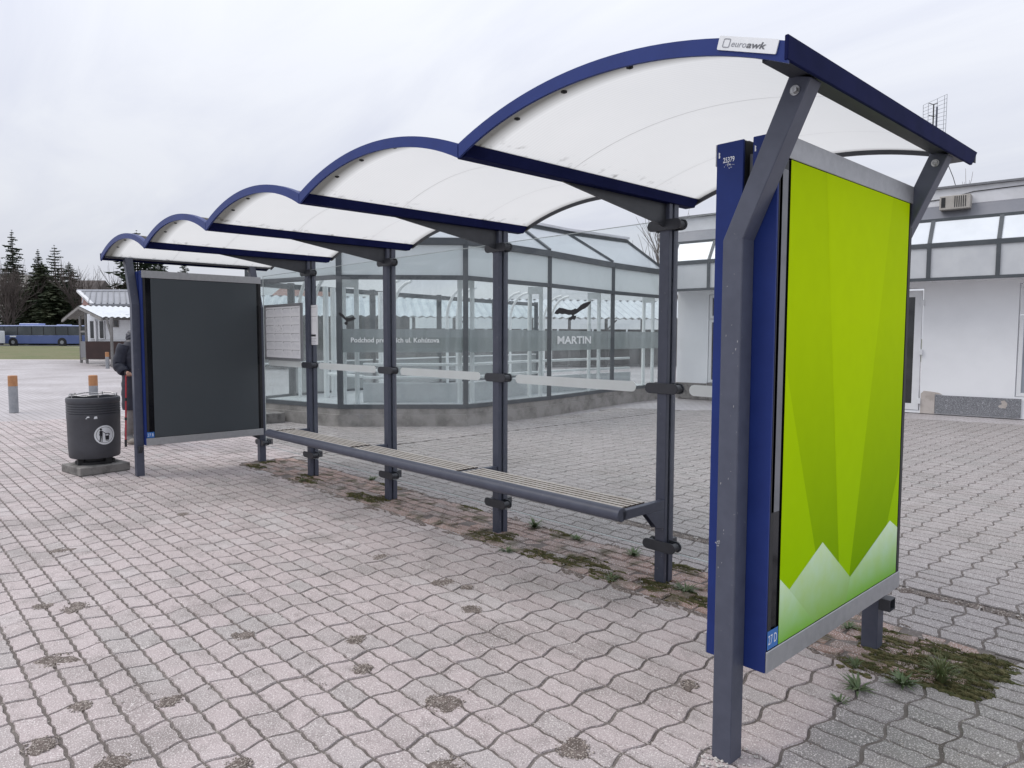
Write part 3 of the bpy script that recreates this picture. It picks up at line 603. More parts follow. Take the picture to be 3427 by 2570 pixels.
# bench hung on the posts
m = MB(); m.tube([(-1.268, .985, .508), (-6.0, .985, .508)], .0415, 20)
for k, x in enumerate([-1.289]+[x for x in PXS[1:]]):
    w = .021 if k == 0 else .024
    m.prism([(x-w,.99,.474),(x-w,.99,.530),(x-w,1.404,.530),(x-w,1.404,.474)], (2*w,0,0))
    for dx in (-w, w-.006): m.prism([(x+dx,1.215,.474),(x+dx,1.404,.474),(x+dx,1.404,.355),(x+dx,1.325,.366)], (.006,0,0))
m.box(-6.0, -5.982, .99, 1.28, .474, .530)
bench = m.build('bench', GP, SH, .003, smooth=True)
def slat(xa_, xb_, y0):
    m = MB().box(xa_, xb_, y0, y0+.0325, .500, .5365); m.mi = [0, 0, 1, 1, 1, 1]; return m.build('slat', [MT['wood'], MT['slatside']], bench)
for k in range(3):
    xa = PXS[k]-.037 if k else -1.312; xb = PXS[k+1]+.027
    if k == 2: xb = -5.90
    for j in range(5):
        y0 = 1.034+j*.0472
        slat(xb, xa, y0)
for j in range(5):
    y0 = 1.034+j*.0472; slat(-5.980, -5.952, y0)
# rear glazing
GX0 = [-.085]+PXS+[-7.11]
for i in range(5):
    a, b = GX0[i], GX0[i+1]; xa = a-(.012 if i else 0); xb = b+(.012 if i < 4 else 0)
    m = MB(); z0, z1, y0, y1 = .195, 2.255, 1.443, 1.451
    m.add([(xb,y0,z0),(xa,y0,z0),(xa,y0,z1),(xb,y0,z1)], [(0,1,2,3)])
    for q in ((xb,xa,z0,z0+.005),(xb,xa,z1-.004,z1),(xb,xb+.004,z0,z1),(xa-.004,xa,z0,z1)): m.box(q[0],q[1],y0,y1,q[2],q[3],1)
    gp = m.build('glass_pane', [MT['shelterglass'], MT['glassedge']], SH, recalc=False)
    s0, s1 = b+.187, a-.224
    if i == 0: s0, s1 = -1.133, -.20
    if i == 4: s0, s1 = -6.98, -6.13
    st = stadium(s0, s1, 1.187, 1.254, y0-.0022, y0-.0006); st.build('white_stripe', MT['offwhite'], gp)
    BIRD1 = [(0,.47),(.05,.62),(.14,.76),(.25,.73),(.36,.66),(.48,.62),(.54,.66),(.58,.70),(.62,.66),(.66,.72),(.72,.84),(.80,.93),(.90,.985),(1.0,1.02),(.96,.88),(.90,.76),(.84,.68),(.76,.62),(.68,.52),(.60,.42),(.545,.375),(.55,.34),(.61,.33),(.60,.22),(.56,.11),(.51,.165),(.47,.10),(.41,.14),(.40,.22),(.46,.27),(.50,.34),(.48,.385),(.40,.38),(.30,.44),(.22,.42),(.16,.47),(.09,.42)]
    BIRD2 = [(0,1.),(.02,.84),(.08,.72),(.16,.66),(.23,.60),(.30,.48),(.36,.42),(.40,.38),(.44,.30),(.40,.24),(.34,.20),(.33,.12),(.39,.02),(.46,-.02),(.52,.05),(.54,.14),(.50,.22),(.54,.27),(.62,.26),(.70,.31),(.80,.34),(.90,.38),(1.,.48),(.93,.55),(.84,.60),(.76,.57),(.68,.53),(.60,.52),(.55,.55),(.50,.54),(.46,.55),(.40,.60),(.34,.68),(.28,.80),(.20,.90),(.10,.96)]
    if i in (1, 3):
        bp = BIRD1 if i == 1 else BIRD2
        bx0, bw, bz, bh = (-2.258, .345, 1.640, .138) if i == 1 else (-5.300, .335, 1.652, .130)
        MB().prism([(bx0+u*bw, y0-.0022, bz+v*bh) for u, v in bp], (0, .0016, 0)).build('bird_decal', MT['ink'], gp)
# timetable frame and notice
fx0, fx1, fz0, fz1, fy = -7.02, -6.075, 1.258, 1.905, 1.425
m = MB(); w = .024
m.box(fx0,fx1,fy-.012,fy+.012,fz0,fz0+w); m.box(fx0,fx1,fy-.012,fy+.012,fz1-w,fz1); m.box(fx0,fx0+w,fy-.012,fy+.012,fz0+w,fz1-w); m.box(fx1-w,fx1,fy-.012,fy+.012,fz0+w,fz1-w); m.box(fx0+w,fx1-w,fy+.002,fy+.01,fz0+w,fz1-w)
tf = m.build('timetable_frame', MT['alu'], SH)
MB().box(fx0+.03,fx1-.03,fy-.002,fy+.001,fz0+.03,fz1-.03).build('timetable_sheet', MT['sheet'], tf)
m = MB(); g_ = MB(); cw = (fx1-fx0-.08)/4; chh = (fz1-fz0-.08)/6; yp = fy-.0028
def q(mb, x, z, w, h, y=None): y = yp if y is None else y; mb.poly([(x,y,z),(x+w,y,z),(x+w,y,z+h),(x,y,z+h)])
def table(mb, gb, x, z, w, h, y, nc=6):
    q(mb, x, z+h-.006, w, .0028, y); q(mb, x-.001, z+h-.018, .009, .012, y-.0002)
    for c in range(nc): q(gb, x+.018+c*(w-.02)/nc, z+.008+random.uniform(0,.02), .003+random.random()*.002, h*random.uniform(.4,.72), y)
    q(gb, x+w-.003, z+.01, .002, h*.35, y)
for c in range(4):
    for r_ in range(6):
        x = fx0+.045+c*cw; z = fz0+.045+r_*chh
        if (c, r_) == (1, 3):
            for _ in range(26): q(m, x+random.uniform(0,cw*.9), z+random.uniform(0,chh*.8), .006, .007)
            continue
        table(m, g_, x, z, cw*.88, chh*.86, yp)
m.build('printed_lines', MT['ink'], tf, recalc=False, kind='stuff'); g_.build('printed_columns', MT['paleink'], tf, recalc=False, kind='stuff')
ns = MB().box(-5.915,-5.745,1.4395,1.4405,1.445,1.872).build('notice_sheet', MT['sheet'], SH)
m = MB(); g_ = MB()
for z in (1.77, 1.67): table(m, g_, -5.90, z, .13, .085, 1.4390, 4)
q(m, -5.905, 1.535, .115, .022, 1.4390)
for k in range(4): q(g_, -5.90, 1.51-.017*k, .12*random.uniform(.6,1), .006, 1.4390)
m.build('printed_lines', MT['ink'], ns, recalc=False, kind='stuff'); g_.build('printed_columns', MT['paleink'], ns, recalc=False, kind='stuff')
# poster cases: two back to back at either end
def poster_material():
    m = bpy.data.materials.new('green_poster_print'); m.use_nodes = True; t = m.node_tree; p = t.nodes['Principled BSDF']; p.inputs['Roughness'].default_value = .6; p.inputs['Specular IOR Level'].default_value = .02
    vc = N(t, 'ShaderNodeVertexColor', layer_name='print'); n = N(t, 'ShaderNodeTexNoise'); n.inputs['Scale'].default_value = 12; g = N(t, 'ShaderNodeNewGeometry'); t.links.new(g.outputs['Position'], n.inputs['Vector'])
    x = N(t, 'ShaderNodeMix', data_type='RGBA', blend_type='MULTIPLY'); r = N(t, 'ShaderNodeMapRange'); r.inputs[1].default_value = .3; r.inputs[2].default_value = .7; r.inputs[4].default_value = .5; t.links.new(n.outputs['Fac'], r.inputs[0])
    x.inputs[7].default_value = (.93, .94, .5, 1); t.links.new(r.outputs[0], x.inputs[0]); t.links.new(vc.outputs[0], x.inputs[6]); t.links.new(x.outputs[2], p.inputs['Base Color']); return m
MT['poster'] = poster_material()
def srgb(c): return tuple(((v/255)/12.92 if v/255 <= .04045 else ((v/255+.055)/1.055)**2.4) for v in c)
def case(x0, x1, facing, near, outer):
    """glazed case between x0 and x1; facing = +1 shows its front towards +x"""
    y0, y1, z0, z1 = .088, 1.400, .341, 2.238
    m = MB()
    m.box(x0, x1, y0+.006, y0+.03, z0+.003, z1-.003); m.box(x0, x1, y1-.03, y1, z0, z1); m.box(x0, x1, y0+.03, y1-.03, z0, z0+.03); m.box(x0, x1, y0+.03, y1-.03, z1-.03, z1)
    xb = x0 if facing > 0 else x1-.006; m.box(xb, xb+.006, y0+.03, y1-.03, z0+.03, z1-.03)
    cs = m.build('poster_case', MT['blackmatte'], SH)
    f = (x1 if facing > 0 else x0); d = facing
    MB().box(x0+.0005, x1-.0005, y0-.006, y0+.0055, z0, z1).build('side_panel', BL, cs, .002)
    for za, zb in ((z0, .420), (2.160, z1)): MB().box(min(f,f+.006*d), max(f,f+.006*d), y0-.004, y1, za, zb).build('cross_rail', MT['alu'], cs, .002)
    if facing*(1 if near else -1)*(1) != 0:
        xg = f-.004*d
        gl = MB().box(min(xg,xg-.004*d), max(xg,xg-.004*d), y0, y1, .420, 2.160).build('case_glass', MT['black'], cs)
    return cs
c_out = case(-.016, .080, 1, True, True); c_in = case(-.157, -.050, -1, True, False)
f_in = case(-7.175, -7.073, 1, False, False); f_out = case(-7.318, -7.214, -1, False, True)
# what hides between the two near cases
m = MB(); m.box(-.0495, -.0165, .30, .33, .36, 2.20); m.box(-.046, -.020, .12, .16, 2.02, 2.19); m.tube([(-.033,.14,2.02),(-.035,.15,1.6),(-.03,.16,1.2)], .004, 6); m.build('case_hinge', MT['steelgrey'], SH)
XP = .0805
def pt(y, z, k=0): return (XP+.0004*k, y, z)
PY0, PY1, PZ0, PZ1 = .176, 1.356, .4225, 2.158
def gcol(z, lo, hi): t = max(0, min(1, (z-.5)/(1.65-.5))); t = t**.8; return tuple(a+(b-a)*t for a, b in zip(lo, hi))
pm = bpy.data.meshes.new('poster'); pv, pf, pc = [], [], []
def pp(pts, cf, k):
    o = len(pv)
    for y, z in pts: pv.append(pt(y, z, k)); pc.append((*cf(y, z), 1))
    pf.append(tuple(range(o, o+len(pts))))
LO, HI = srgb((112,158,0)), srgb((178,208,0)); LO2, HI2 = srgb((146,192,0)), srgb((184,214,0))
def vstrip(fl, fr, cf, k, n=14):
    for i in range(n):
        za = PZ0+(PZ1-PZ0)*i/n; zb = PZ0+(PZ1-PZ0)*(i+1)/n
        pp([(fl(za),za),(fr(za),za),(fr(zb),zb),(fl(zb),zb)], cf, k)
def ln(ya, za, yb, zb): return lambda z: max(PY0, min(PY1, ya+(yb-ya)*(z-za)/(zb-za)))
dark = lambda y, z: gcol(z, LO, HI); brt = lambda y, z: gcol(z, LO2, HI2)
vstrip(lambda z: PY0, lambda z: PY1, dark, 0)
vstrip(lambda z: PY0, ln(.47,.70,.185,1.42), brt, 1)
vstrip(ln(.672,.75,.553,1.55), ln(.845,.72,1.03,1.60), brt, 1)
vstrip(ln(1.19,.62,1.356,.95), lambda z: PY1, brt, 1)
mount = lambda y, z: tuple(a+(b-a)*max(0,min(1,(z-.42)/.27)) for a, b in zip(srgb((122,178,70)), srgb((222,242,222))))
m2c = lambda y, z: tuple(a+(b-a)*max(0,min(1,(z-.42)/.32)) for a, b in zip(srgb((130,176,86)), srgb((214,236,208))))
pp([(.20,PZ0),(.46,PZ0),(PY1,PZ0),(PY1,.46),(1.1,.46),(.813,.525),(.53,.731),(.253,.607)], m2c, 2)
pp([(.78,PZ0),(PY1,PZ0),(PY1,.640),(1.255,.690),(.813,.525)], mount, 3)
pp([(PY0,PZ0),(.475,PZ0),(.253,.607),(PY0,.664)], mount, 4)
pm.from_pydata(pv, [], pf); ca = pm.color_attributes.new('print', 'FLOAT_COLOR', 'POINT'); ca.data.foreach_set('color', np.array(pc, dtype=np.float32).ravel()); pm.materials.append(MT['poster'])
po = bpy.data.objects.new('poster', pm); COL.objects.link(po); par(po, c_out); po['label'] = 'lime green poster with darker rays and pale mountain peaks'
MB().box(XP-.0015, XP-.0005, .100, .158, .92, 2.12).build('backing_plate', MT['steelgrey'], c_out)
MB().box(-7.0742, -7.0728, .172, 1.345, .425, 2.156).build('poster', MT['slate'], f_in)['label'] = 'blank dark slate grey poster'
def sticker(x, s, txt, y0, y1, z0, z1, parent):
    st = MB().box(x, x+.0008, y0, y1, z0, z1).build('number_sticker', MT['stickerblue'], parent)
    m = MB(); text(m, txt, (x+.0012, y0+.006, z0+(z1-z0)*.26), (0,1,0), (0,0,1), (z1-z0)*.72, 0, 0, (y1-y0)*.82); m.build('sticker_lettering', MT['white'], parent, recalc=False)
sticker(.0815, 1, '27 D', .092, .170, .424, .492, c_out)
sticker(-7.0725, 1, '27 B', .092, .166, .424, .487, f_in)
for xx, cs in ((-.130, c_in), (.010, c_out)):
    m = MB(); text(m, '25379', (xx, .0812, 2.167), (1,0,0), (0,0,1), .026, .0004, 0, .045)
    for _ in range(26): xr, zr = random.gauss(xx+.022,.008), random.gauss(2.158,.006); m.poly([(xr,.0812,zr),(xr+.002,.0812,zr),(xr+.002,.0812,zr+.002),(xr,.0812,zr+.002)])
    m.poly([(xx-.018,.0812,2.186),(xx-.013,.0812,2.186),(xx-.012,.0812,2.192),(xx-.014,.0812,2.197),(xx-.012,.0812,2.203),(xx-.018,.0812,2.208)])
    m.build('number_lettering', MT['white'], cs, recalc=False)
for y in (.098, .125): MB().tube([(-7.073-.03, .0815, 2.205), (-7.073-.03, .076, 2.205)], .007, 8).build('case_screw', MT['chrome'], f_in)
# chips of bare metal on the near front post
m = MB()
for _ in range(16):
    z = random.uniform(.5, 1.75); x = random.uniform(-.07, -.008); w = random.uniform(.001,.003); h = random.uniform(.002,.010)
    m.poly([(x,-.0006,z),(x+w,-.0006,z+.002),(x+w*1.4,-.0006,z+h),(x-w*.3,-.0006,z+h*.8)])
for _ in range(10): x, z = random.gauss(-.069,.004), random.gauss(.80,.012); m.poly([(x,-.0006,z),(x+.004,-.0006,z),(x+.003,-.0006,z+.005),(x-.001,-.0006,z+.004)])
m.build('paint_chips', mat('bare_metal', (.36,.37,.39), .5, .3, (60,(.28,.28,.3),.4,.7)), SH, recalc=False)
# ------------------------------------------------------------------ glass pavilion over the underpass
PV = thing('glass_pavilion', 'grey framed glass pavilion over the underpass stairs with frosted lettered band', 'pavilion', (-10.5, 7, 0))
FR, PG = MT['pavframe'], MT['pavglass']
V2 = lambda a, z: Vector((a[0], a[1], z))
ML, M0, M1, M2, M3_, M4 = (-11.95,3.30), (-9.60,3.88), (-8.20,5.50), (-8.45,7.82), (-9.00,10.45), (-9.25,12.75)
ring = [ML, M0, M1, M2, M3_, M4]
back = [(-12.35,4.35), (-12.9,6.6), (-13.46,8.93), (-14.0,11.3), (-14.4,13.4)]
cx_, cy_ = -11.2, 8.0
def inw(p, d):
    v = Vector((cx_-p[0], (cy_ if p[1] > 5 else 6.2)-p[1])); v.normalize(); return (p[0]+v.x*d, p[1]+v.y*d)
# plinth wall (crumbling concrete) with a coping course
outer = [(p[0]-(inw(p,.09)[0]-p[0]), p[1]-(inw(p,.09)[1]-p[1])) for p in ring]
inner = [inw(p, .35) for p in ring]
def wall_run(mb, o, i, z0, z1, sub=14, rough=0.):
    for k in range(len(o)-1):
        for s in range(sub):
            t0, t1 = s/sub, (s+1)/sub
            A = Vector(o[k]).lerp(Vector(o[k+1]), t0); B = Vector(o[k]).lerp(Vector(o[k+1]), t1); C = Vector(i[k]).lerp(Vector(i[k+1]), t0); D = Vector(i[k]).lerp(Vector(i[k+1]), t1)
            mb.add([(*A,z0),(*B,z0),(*D,z0),(*C,z0),(*A,z1),(*B,z1),(*D,z1),(*C,z1)], [(4,5,6,7),(0,1,5,4),(2,3,7,6)])
m = MB(); wall_run(m, outer, inner, -.02, .20)
m.build('plinth_wall', MT['concrete'], PV, recalc=False)
m = MB(); wall_run(m, [(p[0]+(q_[0]-p[0])*.12, p[1]+(q_[1]-p[1])*.12) for p, q_ in zip(outer, inner)], inner, .20, .305)
m.build('plinth_coping', MT['concrete'], PV, recalc=False)
m = MB(); m.poly([(*p, .325) for p in [inw(q_, .1) for q_ in ring]]+[(*p, .325) for p in reversed(back)]); m.build('floor', MT['concretefloor'], PV, recalc=False)
Z = dict(r0=.30, r1=.37, b0=1.26, b1=1.665, t0=2.50, t1=2.575, u0=3.09, u1=3.205, top=3.83)
up = lambda a, b, z, w, h: MB().bar(V2(a, z), V2(b, z), w, h)
def lean(p): return inw(p, 1.05)
for k in range(5):
    a, b = ring[k], ring[k+1]
    for zz, h, w in ((.335,.07,.09), (2.5375,.075,.07), (3.147,.115,.11)): up(a, b, zz, w, h).build('transom', FR, PV)
    d = (Vector(b)-Vector(a)).normalized(); nrm = Vector((-d.y, d.x)); nrm = nrm if nrm.dot(Vector((cx_-a[0], cy_-a[1]))) > 0 else -nrm
    def pane(name, z0, z1, mt, off=.0, th=.008, par_=PV):
        A, B = Vector(a)+d*.04+nrm*off, Vector(b)-d*.04+nrm*off
        return MB().prism([(*A,z0),(*B,z0),(*B,z1),(*A,z1)], (nrm.x*th, nrm.y*th, 0)).build(name, mt, par_)
    gp = pane('glass_pane', .37, 2.50, PG)
    if k: pane('frosted_band', 1.262, 1.662, MT['frostband'], .012, .002, gp)
    pane('upper_pane', 2.576, 3.089, MT['frostpane'])
    la, lb = lean(a), lean(b)
    MB().prism([V2(a,3.2),V2(b,3.2),V2(lb,3.83),V2(la,3.83)], (0,0,.008)).build('sloped_pane', MT['skypane'], PV)
    MB().bar(V2(la,3.86), V2(lb,3.86), .10, .07).build('ridge_rail', FR, PV)
    MB().bar(V2(inw(la,.06),3.925), V2(inw(lb,.06),3.925), .30, .05).build('roof_edge', MT['fascia'], PV)
for p in ring:
    MB().bar(V2(p,.30), V2(p,3.2), .085, .085, (FWD.x,FWD.y,0)).build('mullion', FR, PV)
    l = lean(p); MB().bar(V2(p,3.22), V2(l,3.86), .06, .06).build('sloped_bar', FR, PV)
    # paired white columns just inside
    if p is not ML:
        c = inw(p, .42); t = Vector((c[0]-CAMP.x, c[1]-CAMP.y)).normalized(); s_ = Vector((-t.y, t.x))
        for e in (-.11, .11): MB().tube([V2((c[0]+s_.x*e, c[1]+s_.y*e), .32), V2((c[0]+s_.x*e, c[1]+s_.y*e), 2.52)], .042, 10).build('column', MT['pavwhite'], PV, smooth=True)
        MB().bar(V2((c[0]-s_.x*.15, c[1]-s_.y*.15), 2.46), V2((c[0]+s_.x*.15, c[1]+s_.y*.15), 2.46), .08, .14).build('column_head', MT['pavwhite'], PV)
bk = [ML]+back
for k in range(len(bk)-1):
    a, b = bk[k], bk[k+1]
    for zz, h in ((.335,.07), (2.53,.10), (1.0,.03)): up(a, b, zz, .07, h).build('transom', FR if zz != 1.0 else MT['pavwhite'], PV)
    d = (Vector(b)-Vector(a)).normalized(); MB().prism([(a[0]+d.x*.04,a[1]+d.y*.04,.37),(b[0]-d.x*.04,b[1]-d.y*.04,.37),(b[0]-d.x*.04,b[1]-d.y*.04,2.48),(a[0]+d.x*.04,a[1]+d.y*.04,2.48)], (.008,0,0)).build('glass_pane', PG, PV)
    if k: MB().prism([(a[0]+.03,a[1],.37),(b[0]+.03,b[1],.37),(b[0]+.03,b[1],.98),(a[0]+.03,a[1],.98)], (.002,0,0)).build('frosted_band', MT['frostband'], PV)
for p in back:
    MB().bar(V2(p,.30), V2(p,2.6), .12, .10, (FWD.x,FWD.y,0)).build('mullion', FR, PV)
    c = (p[0]+.35, p[1]+.15)
    for e in (-.10, .10):
        pth_ = [(c[0], c[1]+e*1.6, .32), (c[0], c[1]+e*1.6, 2.0)]+[(c[0]+.75*(1-math.cos(R(a_))), c[1]+e*1.6, 2.0+.75*math.sin(R(a_))) for a_ in (15,30,45,60,75,90)]
        MB().tube(pth_, .036, 8).build('curved_rib', MT['pavwhite'], PV, smooth=True)
# stair parapet and hand rails inside
i0 = [inw(p, .95) for p in (M0, M1, M2, M3_, M4)]
m = MB()
for a, b in zip(i0[:-1], i0[1:]): m.bar(V2(a,.50), V2(b,.50), .10, .36)
m.build('stair_parapet', MT['concretefloor'], PV)
for zz in (.78, 1.02):
    for a, b in zip(i0[:-1], i0[1:]): MB().tube([V2(a,zz), V2(b,zz)], .028, 8).build('hand_rail', MT['pavwhite'], PV)
L0 = (-11.4, 4.6)
MB().tube([V2(i0[0],.80), V2(L0,.80), V2((-12.1,6.3),.80)], .030, 8).build('hand_rail', MT['pavwhite'], PV)
for p in (L0, (-11.65,4.9), (-12.1,6.3)):
    MB().tube([V2(p,.32), V2(p,2.5)], .055, 8).build('column', MT['pavwhite'], PV)
# lettering on the frosted band
def band_text(txt, a, b, s0, z, size, width, bold):
    d = (Vector(b)-Vector(a)).normalized(); n_ = Vector((d.y, -d.x)); n_ = n_ if n_.dot(Vector((CAMP.x-a[0], CAMP.y-a[1]))) > 0 else -n_
    o = Vector((a[0]+d.x*s0+n_.x*.006, a[1]+d.y*s0+n_.y*.006, z)); m = MB(); text(m, txt, o, (d.x,d.y,0), (0,0,1), size, bold, 0, width); m.build('band_lettering', MT['bandwhite'], PV, recalc=False)
band_text('Podchod pre peších ul. Kohútova', M0, M1, .19, 1.435, .115, 1.50, .002)
band_text('MARTIN', M2, M3_, .30, 1.40, .215, 1.38, .006)
m = MB(); m.box(-11.6, -10.75, 3.02, 3.42, 0, .17); m.build('step_block', MT['slab'], PV, .008)
# ------------------------------------------------------------------ station building on the right
SB = thing('station_building', 'low white rendered building with glazed canopy, grey plinth and plastic doors', 'building', (-3, 14, 0))
BU = Vector((.992, .125, 0)).normalized(); BN = Vector((BU.y, -BU.x, 0))      # along the front; out of the front
B0 = Vector((-2.65, 13.9, 0))
def bp(s, o, z): p = B0+BU*s+BN*o; return Vector((p.x, p.y, z))
def bbox(s0, s1, o0, o1, z0, z1): return MB().prism([bp(s0,o0,z0), bp(s1,o0,z0), bp(s1,o0,z1), bp(s0,o0,z1)], BN*(o1-o0))
S0, S1 = -6.45, 5.5
DO = ((-2.16,-1.0,.05,2.55), (.59,1.9,.42,2.58), (-5.62,-4.6,.42,2.58))      # door and windows: s0 s1 z0 z1
cuts = sorted(DO, key=lambda t: t[0]); m = MB(); s = S0
for a, b, z0, z1 in cuts:
    for args in ((s,a,0.,4.12), (a,b,z1,4.12), (a,b,0.,z0)):
        if args[1]-args[0] > .01 and args[3]-args[2] > .01: w = bbox(args[0], args[1], -.25, 0, args[2], args[3]); m.add(w.v, w.f)
    s = b
w = bbox(s, S1, -.25, 0, 0, 4.12); m.add(w.v, w.f); w = bbox(S0, S0+.25, -7, -.25, 0, 4.12); m.add(w.v, w.f)
m.build('wall', MT['render'], SB)
bbox(S0-.1, S1, -7, .16, 4.13, 4.46).build('roof_fascia', MT['fascia'], SB, .004)
bbox(S0-.12, S1, -7, .22, 4.46, 4.50).build('roof_edge', MT['steelgrey'], SB)
m = MB(); m.prism([bp(S0,.165,4.128), bp(S0,.30,3.86), bp(S0,.26,3.84), bp(S0,.05,4.128)], BU*(S1-S0)); m.build('canopy_sheet', mat('grey_blue_sheet', (.17,.18,.21), .5, .1, (1.5,(.22,.225,.25),.4,.7)), SB)
# canopy: a row of sloped and upright panes in grey bars, .3 m proud of the wall
PO, PT = .34, .66
k_ = 1.02
bars = [-6.3, -5.35, -4.42, -3.02+.0, -1.90, -.83, .29, 1.42, 2.55, 3.7, 4.8]
for za, zb, ww in ((2.64,2.70,.07), (3.27,3.36,.10)): bbox(S0, S1, PT-ww, PT, za, zb).build('canopy_rail', FR, SB)
m = MB(); m.prism([bp(S0,.28,3.80), bp(S0,.28,3.87), bp(S0,.34,3.87), bp(S0,.34,3.80)], BU*(S1-S0)); m.build('canopy_rail', FR, SB)
for i, s in enumerate(bars):
    bbox(s-.035, s+.035, PT-.06, PT+.004, 2.70, 3.27).build('canopy_bar', FR, SB)
    MB().bar(bp(s, PT-.03, 3.35), bp(s, .31, 3.84), .07, .05).build('canopy_bar', FR, SB)
    if i < len(bars)-1:
        t = bars[i+1]
        bbox(s+.035, t-.035, PT-.03, PT-.022, 2.70, 3.27).build('canopy_pane', MT['milkpane'], SB)
        MB().prism([bp(s+.035,PT-.03,3.362), bp(t-.035,PT-.03,3.362), bp(t-.035,.32,3.83), bp(s+.035,.32,3.83)], (0,0,.008)).build('sloped_pane', MT['skypanel'], SB)
bbox(S0, S1, .002, PT-.07, 2.66, 2.685).build('canopy_soffit', MT['render'], SB)
def leaf(name, s0, s1, z0, z1, fr, glassm, parent, o=.0):
    m = MB()
    for a in ((s0,s1,z0,z0+fr), (s0,s1,z1-fr,z1), (s0,s0+fr,z0+fr,z1-fr), (s1-fr,s1,z0+fr,z1-fr)): w = bbox(a[0],a[1],o-.06,o,a[2],a[3]); m.add(w.v, w.f)
    f = m.build(name, MT['pvc'], parent, .003); bbox(s0+fr, s1-fr, o-.04, o-.03, z0+fr, z1-fr).build('glazing', glassm, f); return f
d_ = leaf('door', -2.13, -1.02, .06, 2.50, .13, MT['darkglass'], SB, .012)
for zz in (.25, 1.25, 2.25): MB().obox(bp(-1.01,.03,zz), BU*.03, BN*.018, (0,0,.055)).build('hinge', MT['pvc'], d_)
for sa, sb in ((.59,1.9), (-5.62,-4.6)):
    bl = MT['blind'] if sa > 0 else MT['darkglass']
    leaf('window', sa+.02, sb-.02, .43, 1.97, .07, bl, SB, .0); leaf('window', sa+.02, sb-.02, 1.99, 2.56, .07, MT['darkglass'], SB, .0)
m = MB()
for sa, sb in ((-.72,.70), (2.1,5.4), (-4.5,-2.3)): w = bbox(sa, sb, .003, .03, .02, .385); m.add(w.v, w.f)
bbox(-.72, .70, .003, .030, .02, .385).build('plinth_panel', MT['terrazzo'], SB); bbox(2.1, 5.4, .003, .03, .02, .385).build('plinth_panel', MT['terrazzo'], SB); bbox(S0, -5.64, .003, .03, .0, .40).build('plinth_panel', MT['slab'], SB); bbox(-5.62,-2.3,.003,.032,.0,.42).build('plinth_panel', MT['slab'], SB)
m = MB(); w = bbox(-.98, -.73, .003, .022, .0, .40); m.add(w.v, w.f); m.prism([bp(-.98,.002,.40), bp(-.60,.002,.40), bp(-.66,.002,.43), bp(-.80,.002,.45), bp(-.93,.002,.46)], BN*.012); m.build('bare_plaster', MT['plaster'], SB)
m = MB(); m.prism([bp(.36,.0305,.20), bp(.46,.0305,.19), bp(.49,.0305,.28), bp(.44,.0305,.345), bp(.38,.0305,.33), bp(.40,.0305,.27), bp(.34,.0305,.23)], BN*.003); m.build('plaster_chip', MT['plaster'], SB)
# box with louvres and a cable on the fascia
vb = bbox(-.73, -.22, .16, .40, 4.02, 4.28).build('louvre_box', mat('beige_box', (.40,.38,.35), .6, 0, (9,(.33,.31,.28),.4,.7)), SB, .006)
bbox(-.70, -.63, .40, .404, 4.06, 4.25).build('box_opening', MT['blackmatte'], vb)
for i in range(6): bbox(-.48+.035*i, -.466+.035*i, .40, .405, 4.05, 4.26).build('louvre_slot', MT['blackmatte'], vb)
MB().tube([bp(-1.2,.17,4.30), bp(-.95,.17,4.25), bp(-.6,.17,4.27), bp(-.2,.17,4.35), bp(.8,.17,4.37), bp(2.2,.17,4.38), bp(4,.17,4.40)], .008, 5).build('cable', MT['ink'], SB)
MB().tube([bp(-.55,-.3,4.50), bp(-.62,-.3,4.75), bp(-.75,-.3,5.1)], .007, 5).build('cable', MT['ink'], SB)
# roof aerial
ant = thing('roof_aerial', 'wire grid television aerial standing on the roof of the low white building', 'aerial', bp(-.7,-2,4.5))
pA = at(3090, 352, 19); pB = at(3170, 315, 18.4); pC = at(3163, 470, 18.4); pD = at(3088, 470, 19)
m = MB()
for i in range(12): t = i/11; m.tube([pA.lerp(pD, t), pB.lerp(pC, t)], .0045, 4)
for t in (0, .22, .6, .9, 1): m.tube([pA.lerp(pB, t), pD.lerp(pC, t)], .006, 4)
m.build('wire_grid', MT['galv'], ant); ms = at(3136, 358, 18.6); MB().tube([Vector((ms.x, ms.y, 4.5)), ms], .022, 8).build('mast', MT['graphite'], ant)
dp = at(3125, 350, 18.3); dq = at(3122, 430, 18.3); m = MB(); m.tube([dp, dq], .016, 6)
for t in (0, .5, 1.): q_ = dp.lerp(dq, t); m.tube([q_-RGT*.17-FH*.1, q_, q_+RGT*.04-FH*.1], .010, 5)
m.build('dipole_boom', MT['ink'], ant)
# ------------------------------------------------------------------ litter bin on its slab, bollards
SLC = Vector((-7.83, -.24, 0)); ax_ = Vector((.984,.175,0)); ay_ = Vector((-.175,.984,0))
sb_ = MB().obox(SLC+Vector((0,0,.046)), ax_*.245, ay_*.265, (0,0,.046)).build('concrete_slab', MT['slab'], None, .008); tag(sb_, 'square concrete slab under the round grey litter bin', 'slab')
BC = Vector((-7.88, -.235, 0))
TB = thing('litter_bin', 'round dark grey litter bin with ribbed top and white pictogram sticker', 'bin', BC)
prof = [(.20,.165),(.245,.165),(.256,.18),(.262,.30),(.266,.60),(.268,.605),(.268,.663)]
for i in range(4): z = .668+i*.027; prof += [(.262,z),(.270,z+.005),(.270,z+.019),(.262,z+.024)]
prof += [(.270,.782),(.272,.822),(.266,.842),(.252,.848),(.245,.84),(.242,.60),(.0,.58)]
MB().lathe(prof, BC, 56).build('body', MT['bin'], TB, smooth=True)
m = MB(); m.lathe([(.20,.092),(.20,.12),(.17,.13),(.17,.165),(.0,.166)], BC, 28)
